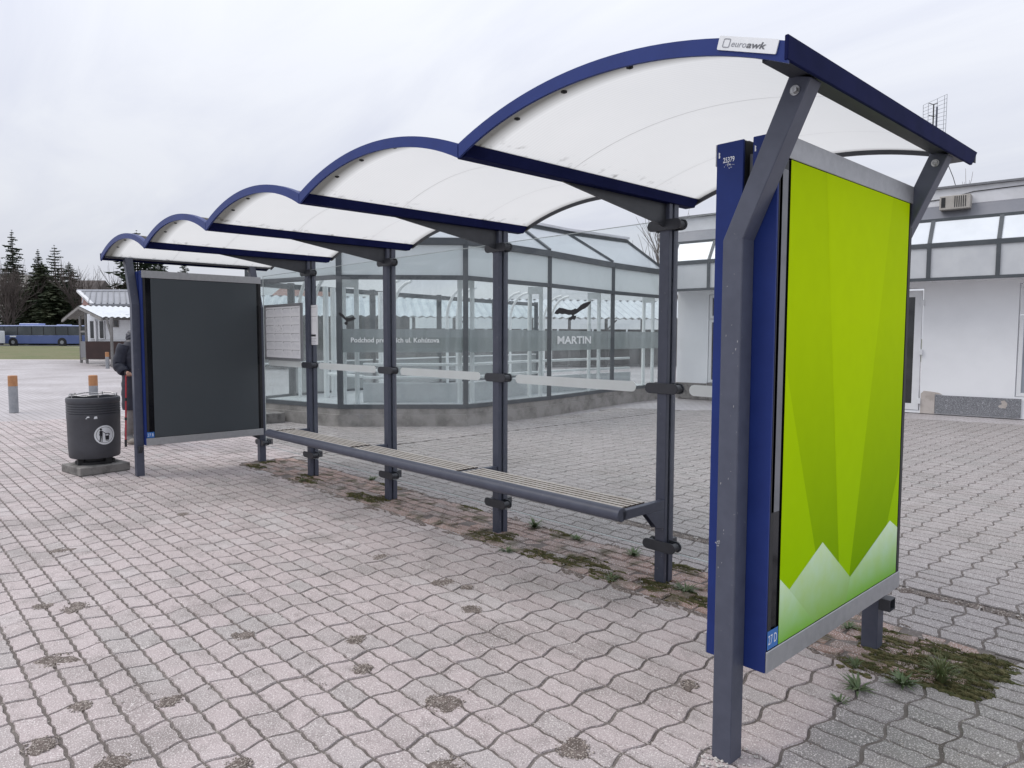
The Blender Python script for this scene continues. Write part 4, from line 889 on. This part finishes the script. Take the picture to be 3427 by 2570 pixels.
for k in range(4): a = k*math.pi/2+.5; m.obox(BC+Vector((.19*math.cos(a),.19*math.sin(a),.125)), (.03,0,0), (0,.03,0), (0,0,.038))
m.build('base', MT['blackmatte'], TB)
m = MB(); m.tube([BC+Vector((.236*math.cos(2*math.pi*i/40), .236*math.sin(2*math.pi*i/40), .872+.006*math.sin(i))) for i in range(41)], .006, 6)
for k in range(5): a = k*1.256; m.tube([BC+Vector((.236*math.cos(a),.236*math.sin(a),.84)), BC+Vector((.236*math.cos(a),.236*math.sin(a),.885))], .006, 6)
m.build('liner_hoop', MT['chrome'], TB)
vd = Vector((CAMP.x-BC.x, CAMP.y-BC.y)); th0 = math.atan2(vd.y, vd.x)+R(22.5)
def cyl(u, v, r): th = th0+u/.266; return BC+Vector((r*math.cos(th), r*math.sin(th), v))
def dec(mb, pts, r): mb.poly([cyl(u, v, r) for u, v in pts])
def fan(mb, uc, vc, ra, r, ri=0., n=36):
    for i in range(n):
        a, b = 2*math.pi*i/n, 2*math.pi*(i+1)/n; P_ = [(uc+ra*math.cos(a), vc+ra*math.sin(a)), (uc+ra*math.cos(b), vc+ra*math.sin(b))]
        P_ += [(uc+ri*math.cos(b), vc+ri*math.sin(b)), (uc+ri*math.cos(a), vc+ri*math.sin(a))] if ri else [(uc, vc)]
        dec(mb, P_, r)
UC, VC = 0., .43
m = MB(); fan(m, UC, VC, .108, .2688); stk = m.build('bin_sticker', MT['white'], TB, recalc=False)
m = MB(); fan(m, UC, VC, .090, .2694, .0865)
fan(m, UC-.040, VC+.064, .0115, .2696, 0, 12)
for pts in ([(-.052,.05),(-.030,.05),(-.024,.03),(-.026,-.008),(-.052,-.008),(-.056,.03)], [(-.052,-.008),(-.040,-.008),(-.043,-.04),(-.047,-.074),(-.060,-.074),(-.054,-.04)], [(-.038,-.008),(-.027,-.008),(-.027,-.04),(-.030,-.068),(-.024,-.074),(-.038,-.074),(-.037,-.04)],
            [(-.030,.048),(-.026,.036),(.008,.010),(.016,.004),(.012,.016)], [(.002,.018),(.042,.018),(.042,.010),(.002,.010)], [(.002,.018),(.006,.018),(.006,-.012),(.002,-.012)], [(.038,.018),(.042,.018),(.042,-.012),(.038,-.012)], [(.000,-.010),(.044,-.010),(.041,-.056),(.003,-.056)], [(.004,-.060),(.040,-.060),(.039,-.066),(.005,-.066)]):
    dec(m, [(UC+u, VC+v) for u, v in pts], .2696)
m.build('pictogram', MT['ink'], stk, recalc=False)
for (u, v, w, h) in ((-.175,.630,.030,.016), (-.185,.618,.018,.008), (-.105,.615,.035,.03)):
    m = MB(); dec(m, [(u,v),(u+w,v+h*.1),(u+w*.9,v+h),(u+w*.2,v+h*.9)], .2692); m.build('torn_sticker', MT['white'], TB, recalc=False)
def bollard(x, y, h, label):
    t = thing('bollard', label, 'bollard', (x, y, 0), 'bollards painted like filter cigarettes')
    MB().lathe([(.082,-.01),(.082,h*.71)], (x,y,0), 24).build('pole', MT['galv'], t, smooth=True)
    MB().lathe([(.0825,h*.71),(.0825,h-.012),(.070,h),(.0,h)], (x,y,0), 24).build('orange_top', MT['orange'], t, smooth=True)
bollard(-15.92, .14, .735, 'grey bollard with orange top, standing clear at the left edge of the plaza')
bollard(-15.07, 1.37, .735, 'grey bollard with orange top rising behind the litter bin')
bollard(-36.03, 6.65, .76, 'grey bollard with orange top in front of the dark red kiosk counter')
# ------------------------------------------------------------------ kiosk
k0 = ud(-23.18, 38.8); e1 = (RGT*.66-FH*.75).normalized(); e2 = (RGT*.75+FH*.66).normalized()
KI = thing('market_kiosk', 'white clapboard kiosk with corrugated porch roof and dark red counter', 'kiosk', k0)
def kp(a, g, z): p = k0+e2*a+e1*g; return Vector((p.x, p.y, z))
MT['corr'] = mat('white_corrugated_sheet', (.62,.65,.68), .35, .1, (1.5,(.52,.55,.58),.4,.7)); MT['brownboard'] = mat('dark_red_board', (.035,.016,.014), .5, 0, (2,(.05,.024,.02),.4,.7)); MT['postgrey'] = mat('grey_wood_post', (.22,.215,.21), .7, 0, (3,(.15,.145,.14),.4,.7))
def corr(name, o, u, v, nu, parent, amp=.03, m='corr'):
    """corrugated sheet: origin o, along u in nu waves, down v"""
    u, v = Vector(u), Vector(v); nn = u.cross(v).normalized(); vs, q = [], nu*4
    for j in (0, 1):
        for i in range(q+1): vs.append(o+u*(i/q)+v*j+nn*amp*math.sin(i*math.pi/2))
    return MB().add(vs, [(i, i+1, q+2+i, q+1+i) for i in range(q)]).build(name, MT[m], parent)
rl = 7.0
rd, en, ef = (lambda a: kp(a,0,3.15)), (lambda a: kp(a,5.4,2.43)), (lambda a: kp(a,-5.0,2.5))
corr('porch_roof', rd(-.35), e2*rl, en(-.35)-rd(-.35), 26, KI); corr('porch_roof', rd(-.35), e2*rl, ef(-.35)-rd(-.35), 26, KI, m='postgrey')
for aa in (-.3, 2.0): MB().bar(rd(aa)-Vector((0,0,.12)), en(aa)-Vector((0,0,.12)), .08, .14).build('rafter', MT['postgrey'], KI); MB().bar(rd(aa)-Vector((0,0,.12)), ef(aa)-Vector((0,0,.12)), .08, .14).build('rafter', MT['postgrey'], KI)
MB().bar(kp(-.3,5.0,2.38), kp(6.4,5.0,2.38), .1, .16).build('eaves_beam', MT['postgrey'], KI)
for (u, d, zt) in ((-24.04,39.7,2.6), (-23.18,38.8,2.98), (-19.33,34.4,2.40)):
    p = ud(u, d); MB().bar(p, p+Vector((0,0,zt)), .10, .10, FH).build('porch_post', MT['postgrey'], KI)
p = ud(-19.33, 34.4); MB().bar(p+Vector((0,0,1.45)), p-RGT*.22+Vector((0,0,2.38)), .08, .08, FH).build('brace', MT['postgrey'], KI)
def ubox(u0, u1, d0, d1, z0, z1): return MB().prism([ud(u0,d0,z0), ud(u1,d0,z0), ud(u1,d0,z1), ud(u0,d0,z1)], FH*(d1-d0))
KD = 36.4
def kq(px, d=KD): return (px-PW/2)*d/FPX
ubox(kq(296), kq(296)+8, KD, KD+6, .30, 2.62).build('body', MT['white'], KI)
for i in range(15): ubox(kq(358), kq(296)+8.02, KD-.045, KD-.002, 1.24+i*.092, 1.24+i*.092+.083).build('board', MT['white'], KI)
for (p0, p1, z0, z1) in ((310,321,1.40,2.26), (341.5,353.5,1.40,2.26), (391,400,2.0,2.28)):
    w_ = ubox(kq(p0)-.08, kq(p1)+.04, KD-.11, KD-.05, z0-.05, z1+.04).build('window', MT['postgrey'] if z0 > 1.9 else MT['pvc'], KI); ubox(kq(p0), kq(p1), KD-.13, KD-.111, z0, z1).build('pane', MT['darkglass'], w_)
MB().tube([ud(kq(327),KD-.1,1.25), ud(kq(327),KD-.1,2.2), ud(kq(325),KD-.1,2.35)], .05, 8).build('rain_pipe', MT['pvc'], KI)
ubox(kq(298), kq(296)+8, KD-.25, KD-.15, .33, 1.235).build('counter_board', MT['brownboard'], KI)
MB().prism([ud(-24.0,39.6,.3), ud(-23.2,38.9,.3), ud(-23.2,38.9,1.21), ud(-24.0,39.6,1.21)], FH*.05).build('counter_side', MT['steelgrey'], KI)
for a_, b_, zz in ((ud(-24.04,39.7,1.75), ud(-23.18,38.8,1.75), 0), (ud(-24.04,39.7,.22), ud(-23.18,38.8,.22), 0)): MB().bar(a_, b_, .06, .10).build('counter_rail', MT['postgrey'], KI)
rf = MB().prism([at(265,974,46), at(520,974,46), at(520,1017,42), at(308,1017,42)], (0,0,-.12)).build('roof', mat('grey_seamed_roof', (.27,.28,.31), .45, .2, (1,(.22,.23,.25),.4,.7)), KI)
for i in range(12):
    px0 = 285+i*19; a_ = at(px0, 975, 46); b_ = at(px0-10+i*2, 1016, 42); MB().bar(a_+Vector((0,0,.02)), b_+Vector((0,0,.02)), .05, .06).build('roof_seam', MT['steelgrey'], rf)
MB().bar(at(260,971.5,46), at(520,971.5,46), .2, .10).build('ridge_cap', MT['fascia'], rf); MB().bar(at(262,974,46), at(308,1018,42), .2, .12).build('rake_board', MT['fascia'], rf)
MB().prism([at(272,986,46), at(300,1016,43), at(300,1030,43), at(274,1030,46)], FH*.2).build('gable_wall', mat('dusty_pink_wall', (.30,.17,.16), .8, 0, (1,(.25,.14,.13),.4,.7)), KI)
# ------------------------------------------------------------------ bus
BD = 105.; kx = BD/FPX
def bu(px, py, dd=0.): return at(px, py, BD+dd)
BS = thing('city_bus', 'blue single deck bus with dark window band parked beyond the lawn', 'bus', ud((140-PW/2)*kx, BD))
MT['busblue'] = mat('bus_blue', (.095,.135,.31), .4, 0, (.6,(.08,.115,.27),.4,.7)); MT['buslight'] = mat('bus_light_blue', (.30,.36,.62), .4, 0, (.6,(.25,.31,.55),.4,.7)); MT['busglass'] = mat('bus_tinted_glass', (.05,.058,.066), .12, 0, (.5,(.085,.095,.105),.38,.65))
u0b, u1b = (-16-PW/2)*kx, (287-PW/2)*kx
ubox(u0b, u1b, BD, BD+2.5, .28, 1.52).build('lower_body', MT['busblue'], BS, .05)
ubox(u0b+.02, u1b-.02, BD+.03, BD+2.47, 1.52, 2.82).build('window_band', MT['busglass'], BS, .03)
ubox(u0b, u1b, BD-.01, BD+2.5, 2.82, 3.0).build('roof', MT['buslight'], BS, .05)
ubox((60-PW/2)*kx, (128-PW/2)*kx, BD+.5, BD+2, 3.0, 3.28).build('roof_unit', MT['buslight'], BS, .08); ubox((186-PW/2)*kx, (218-PW/2)*kx, BD+.5, BD+2, 3.0, 3.12).build('roof_unit', MT['buslight'], BS, .04)
for px in (46.5, 210):
    c = ud((px-PW/2)*kx, BD); a_ = c+Vector((0,0,.5)); MB().tube([a_-FH*.012, a_+FH*.25], .68, 24).build('wheel_arch', MT['blackmatte'], BS)
    w_ = MB().tube([a_-FH*.05, a_+FH*.25], .49, 24).build('wheel', MT['ink'], BS); MB().tube([a_-FH*.07, a_-FH*.04], .27, 16).build('rim', MT['galv'], w_)
for px in (17, 62, 109, 149, 189, 230, 270): ubox((px-1-PW/2)*kx, (px+1-PW/2)*kx, BD-.005, BD+.029, 1.6, 2.78).build('window_post', MT['ink'], BS)
ubox((36-PW/2)*kx, (57-PW/2)*kx, BD-.02, BD-.002, 1.25, 1.45).build('side_plate', MT['white'], BS)
wb = ubox((-30-PW/2)*.0437, (17-PW/2)*.0437, 102.6, 104.2, .35, 2.15); o = wb.build('site_container', MT['render'], None, .05); tag(o, 'plain white box container cut off by the left picture edge in front of the bus', 'container')
# ------------------------------------------------------------------ housing block, house and market row behind
AB = thing('apartment_block', 'beige four storey apartment block with dark balconies behind bare trees', 'apartment block', ud(-108, 150))
AD = 150.; ka = AD/FPX; MT['block'] = mat('beige_block', (.34,.315,.295), .85, 0, (.3,(.28,.26,.245),.4,.7)); MT['blocklight'] = mat('pale_block_end', (.50,.48,.45), .85, 0, (.3,(.42,.40,.38),.4,.7))
def abx(p0, p1, d0, d1, z0, z1): return MB().prism([ud((p0-PW/2)*ka,AD+d0,z0), ud((p1-PW/2)*ka,AD+d0,z0), ud((p1-PW/2)*ka,AD+d0,z1), ud((p0-PW/2)*ka,AD+d0,z1)], FH*(d1-d0))
abx(-60, 82, 0, 12, 0, 14.3).build('wall', MT['block'], AB); abx(82, 108, -.6, 12, 0, 14.0).build('end_wall', MT['blocklight'], AB); abx(-62, 84, -.4, 12.4, 14.3, 14.7).build('roof_edge', MT['fascia'], AB)
for f_ in range(5):
    z = 1.2+2.85*f_
    for p0, p1 in ((-50,-8), (9,72)):
        b_ = abx(p0, p1, -1.3, -.02, z-.15, z+.02).build('balcony_slab', MT['fascia'], AB); abx(p0, p1, -1.3, -1.22, z+.02, z+.95).build('balcony_front', MT['block'], b_)
        for q0, q1 in ((p0+3, p0+16), (p0+20, p0+33)): w_ = abx(q0, q1, -.06, -.01, z+.4, z+2.2).build('window', MT['pvc'], AB); abx(q0+1, q1-1, -.09, -.061, z+.5, z+2.1).build('pane', MT['darkglass'], w_)
HS = thing('dark_house', 'brown house with dark roof half hidden behind the conifers and kiosk', 'house', ud(-92, 140))
HD = 140.; kh = HD/FPX
def hp(px, z, d=0): return ud((px-PW/2)*kh, HD+d, z)
MB().prism([hp(190,0), hp(322,0), hp(322,9), hp(190,9)], FH*9).build('wall', mat('brown_wall', (.085,.07,.065), .9, 0, (.4,(.06,.05,.045),.4,.7)), HS)
m = MB(); m.add([hp(184,9,-.5), hp(326,9,-.5), hp(326,9,9.5), hp(184,9,9.5), hp(215,12.6,4.5), hp(318,12.6,4.5)], [(0,1,5,4),(1,2,5),(2,3,4,5),(3,0,4),(3,2,1,0)]); m.build('roof', mat('dark_tile_roof', (.06,.05,.048), .8, 0, (.8,(.085,.07,.066),.4,.7)), HS)
RH = thing('red_roof_house', 'distant house with faded red roof seen through the glass pavilion', 'house', ud(-28, 60))
def rh(px, py, d): return at(px, py, d)
MB().prism([ud(-20.8,60), ud(-16.5,60), ud(-16.5,60,4.1), ud(-20.8,60,4.1)], FH*7).build('wall', MT['blocklight'], RH)
m = MB(); m.add([ud(-21,59.5,4.1), ud(-16,59.5,4.1), ud(-16,67.5,4.1), ud(-21,67.5,4.1), ud(-20.6,63.5,5.75), ud(-16,63.5,5.75)], [(0,1,5,4),(2,3,4,5),(1,2,5),(3,0,4)]); m.build('roof', mat('faded_red_roof', (.32,.17,.14), .8, 0, (.8,(.26,.14,.12),.4,.7)), RH)
MK = thing('market_stall_row', 'long row of market stalls with white corrugated roof beyond the pavilion', 'market stall', ud(-5, 35))
def rowp(t, off, z): a_ = ud(-14.5, 33.0); b_ = ud(10.5, 38.5); d = (b_-a_); n_ = Vector((-d.y, d.x, 0)).normalized(); p = a_+d*t+n_*off; return Vector((p.x, p.y, z))
corr('roof', rowp(0,2.4,3.55), rowp(1,2.4,0)-rowp(0,2.4,0), rowp(0,-.8,2.50)-rowp(0,2.4,3.55), 62, MK, .045); corr('roof', rowp(0,2.4,3.55), rowp(1,2.4,0)-rowp(0,2.4,0), rowp(0,5.2,2.6)-rowp(0,2.4,3.55), 62, MK, .045)
MT['plankgrey'] = mat('grey_planks', (.12,.115,.115), .85, 0, (2,(.075,.072,.072),.4,.7))
for i in range(14): t = i/13.; MB().bar(rowp(t,-.5,0), rowp(t,-.5,2.45), .14, .14, FH).build('stall_post', MT['plankgrey'], MK)
for i in range(13):
    t0, t1 = i/13.+.002, (i+1)/13.-.002
    MB().prism([rowp(t0,1.6,0), rowp(t1,1.6,0), rowp(t1,1.6,1.95 if i > 4 else 2.6), rowp(t0,1.6,1.95 if i > 4 else 2.6)], FH*.06).build('back_wall', MT['plankgrey'], MK)
    MB().prism([rowp(t0,-.4,.1), rowp(t1,-.4,.1), rowp(t1,-.4,.95), rowp(t0,-.4,.95)], FH*.05).build('counter_board', MT['plankgrey'], MK)
    if i % 2 == 0: MB().bar(rowp(t0,-.5,1.9), rowp(t0+.02,-.5,2.4), .07, .07, FH).build('brace', MT['plankgrey'], MK)
# ------------------------------------------------------------------ trees
def bare_tree(seed, h, spread, name, mt, label, base, group='bare trees behind the lawn', stems=1):
    r = random.Random(seed); t = thing(name, label, 'tree', base, group); mt_, mb = MB(), MB(); base = Vector(base)
    def grow(p, d, l, rad, lev):
        n = 3; path = [p]; q_ = Vector(d)
        for i in range(n): q_ = (q_+Vector((r.gauss(0,.10), r.gauss(0,.10), r.gauss(.04,.06)))).normalized(); path.append(path[-1]+q_*l/n)
        (mt_ if lev == 0 else mb).tube(path, [rad*(1-.45*i/n) for i in range(n+1)], 5 if lev < 2 else 3, cap=False)
        if lev >= 4 or rad < .018: return
        for _ in range(3 if lev < 3 else 2):
            k = r.choice((1,2,3)) if lev else r.choice((2,3,3)); a_ = r.uniform(0, 6.28); s = Vector((math.cos(a_), math.sin(a_), 0))
            grow(path[k], (q_*1.0+s*r.uniform(.35,.85)*spread+Vector((0,0,.25))).normalized(), l*r.uniform(.62,.86), rad*.55, lev+1)
        grow(path[-1], (q_+Vector((r.gauss(0,.15), r.gauss(0,.15), .1))).normalized(), l*.82, rad*.55, lev+1)
    for s in range(stems):
        a_ = s*6.28/stems+seed; tl = .0 if stems == 1 else .22
        grow(base+Vector((math.cos(a_)*.15*tl*4, math.sin(a_)*.15*tl*4, -.2)), Vector((math.cos(a_)*tl, math.sin(a_)*tl, 1)).normalized(), h*.30, h*.017, 0)
    mt_.build('trunk', MT['bark'], t, recalc=False); mb.build('crown', mt, t, recalc=False); return t
def conifer(seed, h, wid, label, base, mt, name='spruce', levels=46, dens=14, droop=.25, p=.85, z0=.06, group='conifers behind the bus'):
    r = random.Random(seed); t = thing(name, label, 'tree', base, group); b = Vector(base); mb = MB()
    MB().tube([b, b+Vector((0,0,h*.5)), b+Vector((0,0,h*.985))], [h*.014, h*.009, h*.002], 6).build('trunk', MT['bark'], t)
    for i in range(levels):
        f = i/(levels-1); z = h*(z0+(1-z0)*f**.92); L_ = wid*((1-f)**p)*r.uniform(.72,1.18)+.12
        for j in range(max(4, int(dens*(1-f*.5)))):
            a_ = r.uniform(0, 6.28); l = L_*r.uniform(.55,1.12); d = Vector((math.cos(a_), math.sin(a_), 0)); sd = Vector((-d.y, d.x, 0)); dr = droop*r.uniform(.4,1.5)
            n = 4
            for k in range(n):
                f0 = k/n; c = b+Vector((0,0,z))+d*l*f0+Vector((0,0,-dr*l*f0+.18*l*f0*f0)); w = (.22+.30*l*(1-f0)*.5)*r.uniform(.7,1.3)
                e = d*(l/n*1.35)+Vector((0,0,-dr*l/n))
                for sg in (-1, 1): mb.add([c, c+e*.55+sd*sg*w*r.uniform(.7,1.2)+Vector((0,0,r.uniform(-.25,.05)*w)), c+e], [(0,1,2)])
                mb.add([c, c+e*.6+Vector((0,0,-w*r.uniform(.5,1.1))), c+e*1.1], [(0,1,2)])
    mb.build('crown', mt, t, recalc=False); return t
def tpos(px, d): return ud((px-PW/2)*d/FPX, d)
NE, N2 = MT['needle'], MT['needle2']
conifer(1, 20.2, 3.6, 'tallest pointed spruce at the far left in front of the apartment block', tpos(57,128), NE, p=.7)
conifer(2, 16.8, 3.4, 'spruce with narrow top behind the dark cypress mass', tpos(141,128), NE, p=.75)
conifer(3, 17.3, 4.0, 'spruce with open spreading whorls right of the dark cypress mass', tpos(196,126), NE, levels=32, dens=11, p=.62, droop=.1)
conifer(4, 13.6, 4.3, 'broad dark cypress directly behind the middle of the bus', tpos(152,119), N2, 'cypress', 44, 16, .35, .45)
conifer(5, 10.2, 4.6, 'lower dark cypress left of the kiosk roof', tpos(192,117), N2, 'cypress', 40, 16, .35, .5)
conifer(6, 11.2, 3.4, 'slim dark cypress on the left flank of the cypress mass', tpos(122,120), N2, 'cypress', 38, 14, .35, .5)
conifer(7, 15.0, 4.2, 'spruce partly covered by bare branches above the kiosk roof', tpos(243,132), NE, p=.7)
conifer(8, 19.6, 6.2, 'wide spruce whose tip shows above the farthest shelter roof arch', tpos(470,124), NE, levels=38, p=.65, droop=.12)
conifer(9, 15.6, 4.2, 'dark spruce between the shelter roof and the blank grey poster', tpos(548,126), NE, p=.7)
conifer(10, 15.4, 3.2, 'small pointed spruce above the right half of the blank grey poster', tpos(624,130), NE, p=.75)
TW = MT['twig']
BT = [('many stemmed bare tree in front of the apartment block balconies', 42, 113, 13.5, 3), ('bare tree cut by the left picture edge', 4, 116, 13.5, 2), ('bare tree between the tall spruce and the cypress mass', 90, 118, 12.2, 2),
      ('bare tree behind the left end of the kiosk roof', 262, 122, 13.2, 2), ('upright bare tree above the middle of the kiosk roof', 300, 120, 15.2, 2), ('bare tree above the right part of the kiosk roof', 345, 121, 14.8, 2), ('bare tree just left of the far shelter post', 392, 119, 14.0, 2)]
protos = [bare_tree(20+i, h, .8, 'bare_tree', TW, lb, tpos(px, d), stems=s) for i, (lb, px, d, h, s) in enumerate(BT[:5])]
for i, (lb, px, d, h, s) in enumerate(BT[5:]): q_ = protos[3+i % 2]; dup(q_, tpos(px, d)-Vector(q_.location), lb, 1.3+i, h/15.)
for i, (px, d, sc) in enumerate(((655,140,.80), (690,138,.84), (735,141,.78), (775,139,.86), (815,142,.80))):
    q_ = protos[2+i % 3]; dup(q_, tpos(px, d)-Vector(q_.location), ['bare tree top furthest left above the right half of the grey poster','second bare tree top above the right half of the grey poster','bare tree top in the middle over the right half of the grey poster','fuller bare tree top near the far rear shelter post','bare tree top beside the far rear shelter post'][i], .7*i+.4, sc)
tr_ = tpos(3270, 46); bare_tree(40, 12.3, .7, 'bare_tree', MT['greytwig'], 'pale bare tree showing above the roof of the low white building', tr_, 'trees behind the white building', 3)
tr_ = tpos(3440, 40); bare_tree(41, 9.8, 1.0, 'bare_tree', MT['greytwig'], 'bare branch reaching over the white roof from the right picture edge', tr_, 'trees behind the white building', 2)
# ------------------------------------------------------------------ walker half hidden by the far post
PP = ud((461-PW/2)*10.05/FPX, 10.05)
PE = thing('person', 'person in long navy puffer coat and grey trousers walking with a red pole', 'person', PP)
def skin(name, joints, edges, m, parent, root=0, sub=2):
    me = bpy.data.meshes.new(name); me.from_pydata([tuple(j[0]) for j in joints], edges, []); o = bpy.data.objects.new(name, me); COL.objects.link(o)
    sk = o.modifiers.new('skin', 'SKIN'); sk.use_smooth_shade = True; me.skin_vertices.new() if not me.skin_vertices else None
    for i, j in enumerate(joints): me.skin_vertices[0].data[i].radius = j[1] if isinstance(j[1], tuple) else (j[1], j[1]); me.skin_vertices[0].data[i].use_root = (i == root)
    sb = o.modifiers.new('sub', 'SUBSURF'); sb.levels = sub; sb.render_levels = sub
    dg = bpy.context.evaluated_depsgraph_get(); nm = bpy.data.meshes.new_from_object(o.evaluated_get(dg)); bpy.data.objects.remove(o); nm.name = name
    nm.materials.append(m); nm.polygons.foreach_set('use_smooth', [True]*len(nm.polygons)); o = bpy.data.objects.new(name, nm); COL.objects.link(o); par(o, parent); return o
WF = (RGT*.8-FH*.6).normalized(); WL = Vector((-WF.y, WF.x, 0))       # walking direction, walker's left
def wp(f, l, z): p = PP+WF*f+WL*l; return Vector((p.x, p.y, z))
J = [(wp(0,0,.90),.13),(wp(.02,0,1.12),.13),(wp(.05,0,1.38),.13),(wp(.09,0,1.50),.055),(wp(.13,0,1.60),.095),(wp(.15,0,1.68),.085),
     (wp(.0,-.10,.86),.10),(wp(.02,-.10,.48),.085),(wp(-.14,-.10,.10),.065),(wp(.0,-.10,.05),.045),
     (wp(.0,.10,.86),.10),(wp(.16,.10,.47),.085),(wp(.22,.10,.09),.065),(wp(.36,.10,.045),.045)]
MT['trouser'] = mat('grey_trousers', (.22,.215,.215), .9, 0, (10,(.16,.155,.155),.4,.7)); MT['coat'] = mat('navy_quilted_coat', (.009,.011,.024), .55, 0, (9,(.016,.019,.036),.4,.68)); MT['skin'] = mat('skin', (.42,.25,.18), .55, 0, (12,(.36,.20,.145),.4,.7)); MT['hair'] = mat('grey_hair', (.12,.11,.10), .7, 0, (30,(.2,.19,.18),.4,.7)); MT['shoe'] = mat('beige_shoe', (.36,.33,.29), .7, 0, (12,(.28,.25,.22),.4,.7)); MT['redpole'] = mat('red_pole', (.38,.025,.04), .35, 0, (20,(.30,.02,.03),.4,.7))
skin('body', J, [(0,1),(1,2),(2,3),(3,4),(4,5),(0,6),(6,7),(7,8),(8,9),(0,10),(10,11),(11,12),(12,13)], MT['trouser'], PE)
MB().ell(wp(.15,0,1.635), .088, .082, .115, 14, 10).build('head', MT['skin'], PE, smooth=True); MB().ell(wp(.125,0,1.665), .098, .092, .105, 14, 10).build('hair', MT['hair'], PE, smooth=True)
MB().ell(wp(.235,0,1.625), .018, .014, .022, 8, 6).build('nose', MT['skin'], PE, smooth=True)
# coat: stacked quilted rings with sleeves
def ringloft(path, rad, n=20, puff=.012, per=7):
    mb = MB(); pts = []
    N_ = (len(path)-1)*per
    for i in range(N_+1):
        s = i/per; k = min(int(s), len(path)-2); f = s-k; c = path[k].lerp(path[k+1], f); ra = rad[k][0]+(rad[k+1][0]-rad[k][0])*f; rb = rad[k][1]+(rad[k+1][1]-rad[k][1])*f
        pf_ = puff*abs(math.sin(math.pi*s*per/3.5)); ax3 = (path[k+1]-path[k]).normalized(); u_ = (WF-ax3*WF.dot(ax3)); u_ = u_.normalized() if u_.length > .1 else Vector((0,0,1)); v_ = ax3.cross(u_)
        for j in range(n): a_ = 2*math.pi*j/n; pts.append(c+u_*(ra+pf_)*math.cos(a_)+v_*(rb+pf_)*math.sin(a_))
    fs = [(i*n+j, i*n+(j+1)%n, (i+1)*n+(j+1)%n, (i+1)*n+j) for i in range(N_) for j in range(n)]+[tuple(range(n-1,-1,-1)), tuple(N_*n+j for j in range(n))]
    return mb.add(pts, fs)
m = ringloft([wp(0,0,.50), wp(0,0,.80), wp(.01,0,1.05), wp(.03,0,1.28), wp(.05,0,1.44), wp(.07,0,1.53)], [(.19,.215),(.185,.215),(.17,.20),(.175,.22),(.14,.185),(.085,.09)]); coat = m.build('coat', MT['coat'], PE, smooth=True)
for sg in (-1, 1):
    ringloft([wp(.04,.19*sg,1.41), wp(.0,.262*sg,1.13), wp(.10,.235*sg,1.03)], [(.085,.085),(.082,.082),(.062,.062)], 14, .010).build('sleeve', MT['coat'], coat, smooth=True)
    hb = wp(.105,.23*sg,1.03); hj = [(hb,.024),(hb+WF*.05,.028),(hb+WF*.09,.022)]; he = [(0,1),(1,2)]
    for k in range(4): o_ = WL*(-.027+.018*k); q0 = len(hj); hj += [(hb+WF*.105+o_+Vector((0,0,-.006)),.0085),(hb+WF*.128+o_+Vector((0,0,-.030)),.0080),(hb+WF*.108+o_+Vector((0,0,-.048)),.0070)]; he += [(2,q0),(q0,q0+1),(q0+1,q0+2)]
    q0 = len(hj); hj += [(hb+WF*.06+WL*(-.035*sg)+Vector((0,0,-.01)),.010),(hb+WF*.085+WL*(-.040*sg)+Vector((0,0,-.028)),.009)]; he += [(1,q0),(q0,q0+1)]
    skin('hand', hj, he, MT['skin'], PE, 1, 1)
ringloft([wp(.03,0,1.47), wp(.0,0,1.54), wp(.01,0,1.60)], [(.13,.15),(.14,.14),(.11,.10)], 16, .01).build('hood', MT['coat'], coat, smooth=True)
for f, l in ((-.07,-.10), (.28,.10)):
    m = MB(); m.ell(wp(f,l,.05), .135, .05, .05, 12, 8); o = m.build('shoe', MT['shoe'], PE, smooth=True); a_ = math.atan2(WF.y, WF.x); c_ = wp(f,l,0)
    o.data.transform(Matrix.Translation(c_) @ Matrix.Rotation(a_, 4, 'Z') @ Matrix.Translation(-c_))
PO_ = wp(.165,-.245,1.00); pl_ = thing('walking_pole', 'thin red walking pole held by the person in the navy coat', 'walking pole', wp(.10,-.25,0))
MB().tube([PO_, wp(.105,-.25,.06)], .011, 8).build('shaft', MT['redpole'], pl_); MB().tube([PO_+Vector((0,0,.06)), PO_], .017, 8).build('grip', MT['ink'], pl_); MB().tube([wp(.106,-.25,.10), wp(.104,-.25,.0)], .016, 8).build('rubber_tip', MT['ink'], pl_)
for z_ in (.38, .66): t_ = (z_-.06)/.97; c_ = wp(.105,-.25,.06).lerp(PO_, t_); MB().tube([c_, c_+Vector((0,0,.04))], .016, 8).build('lock_ring', MT['ink'], pl_)
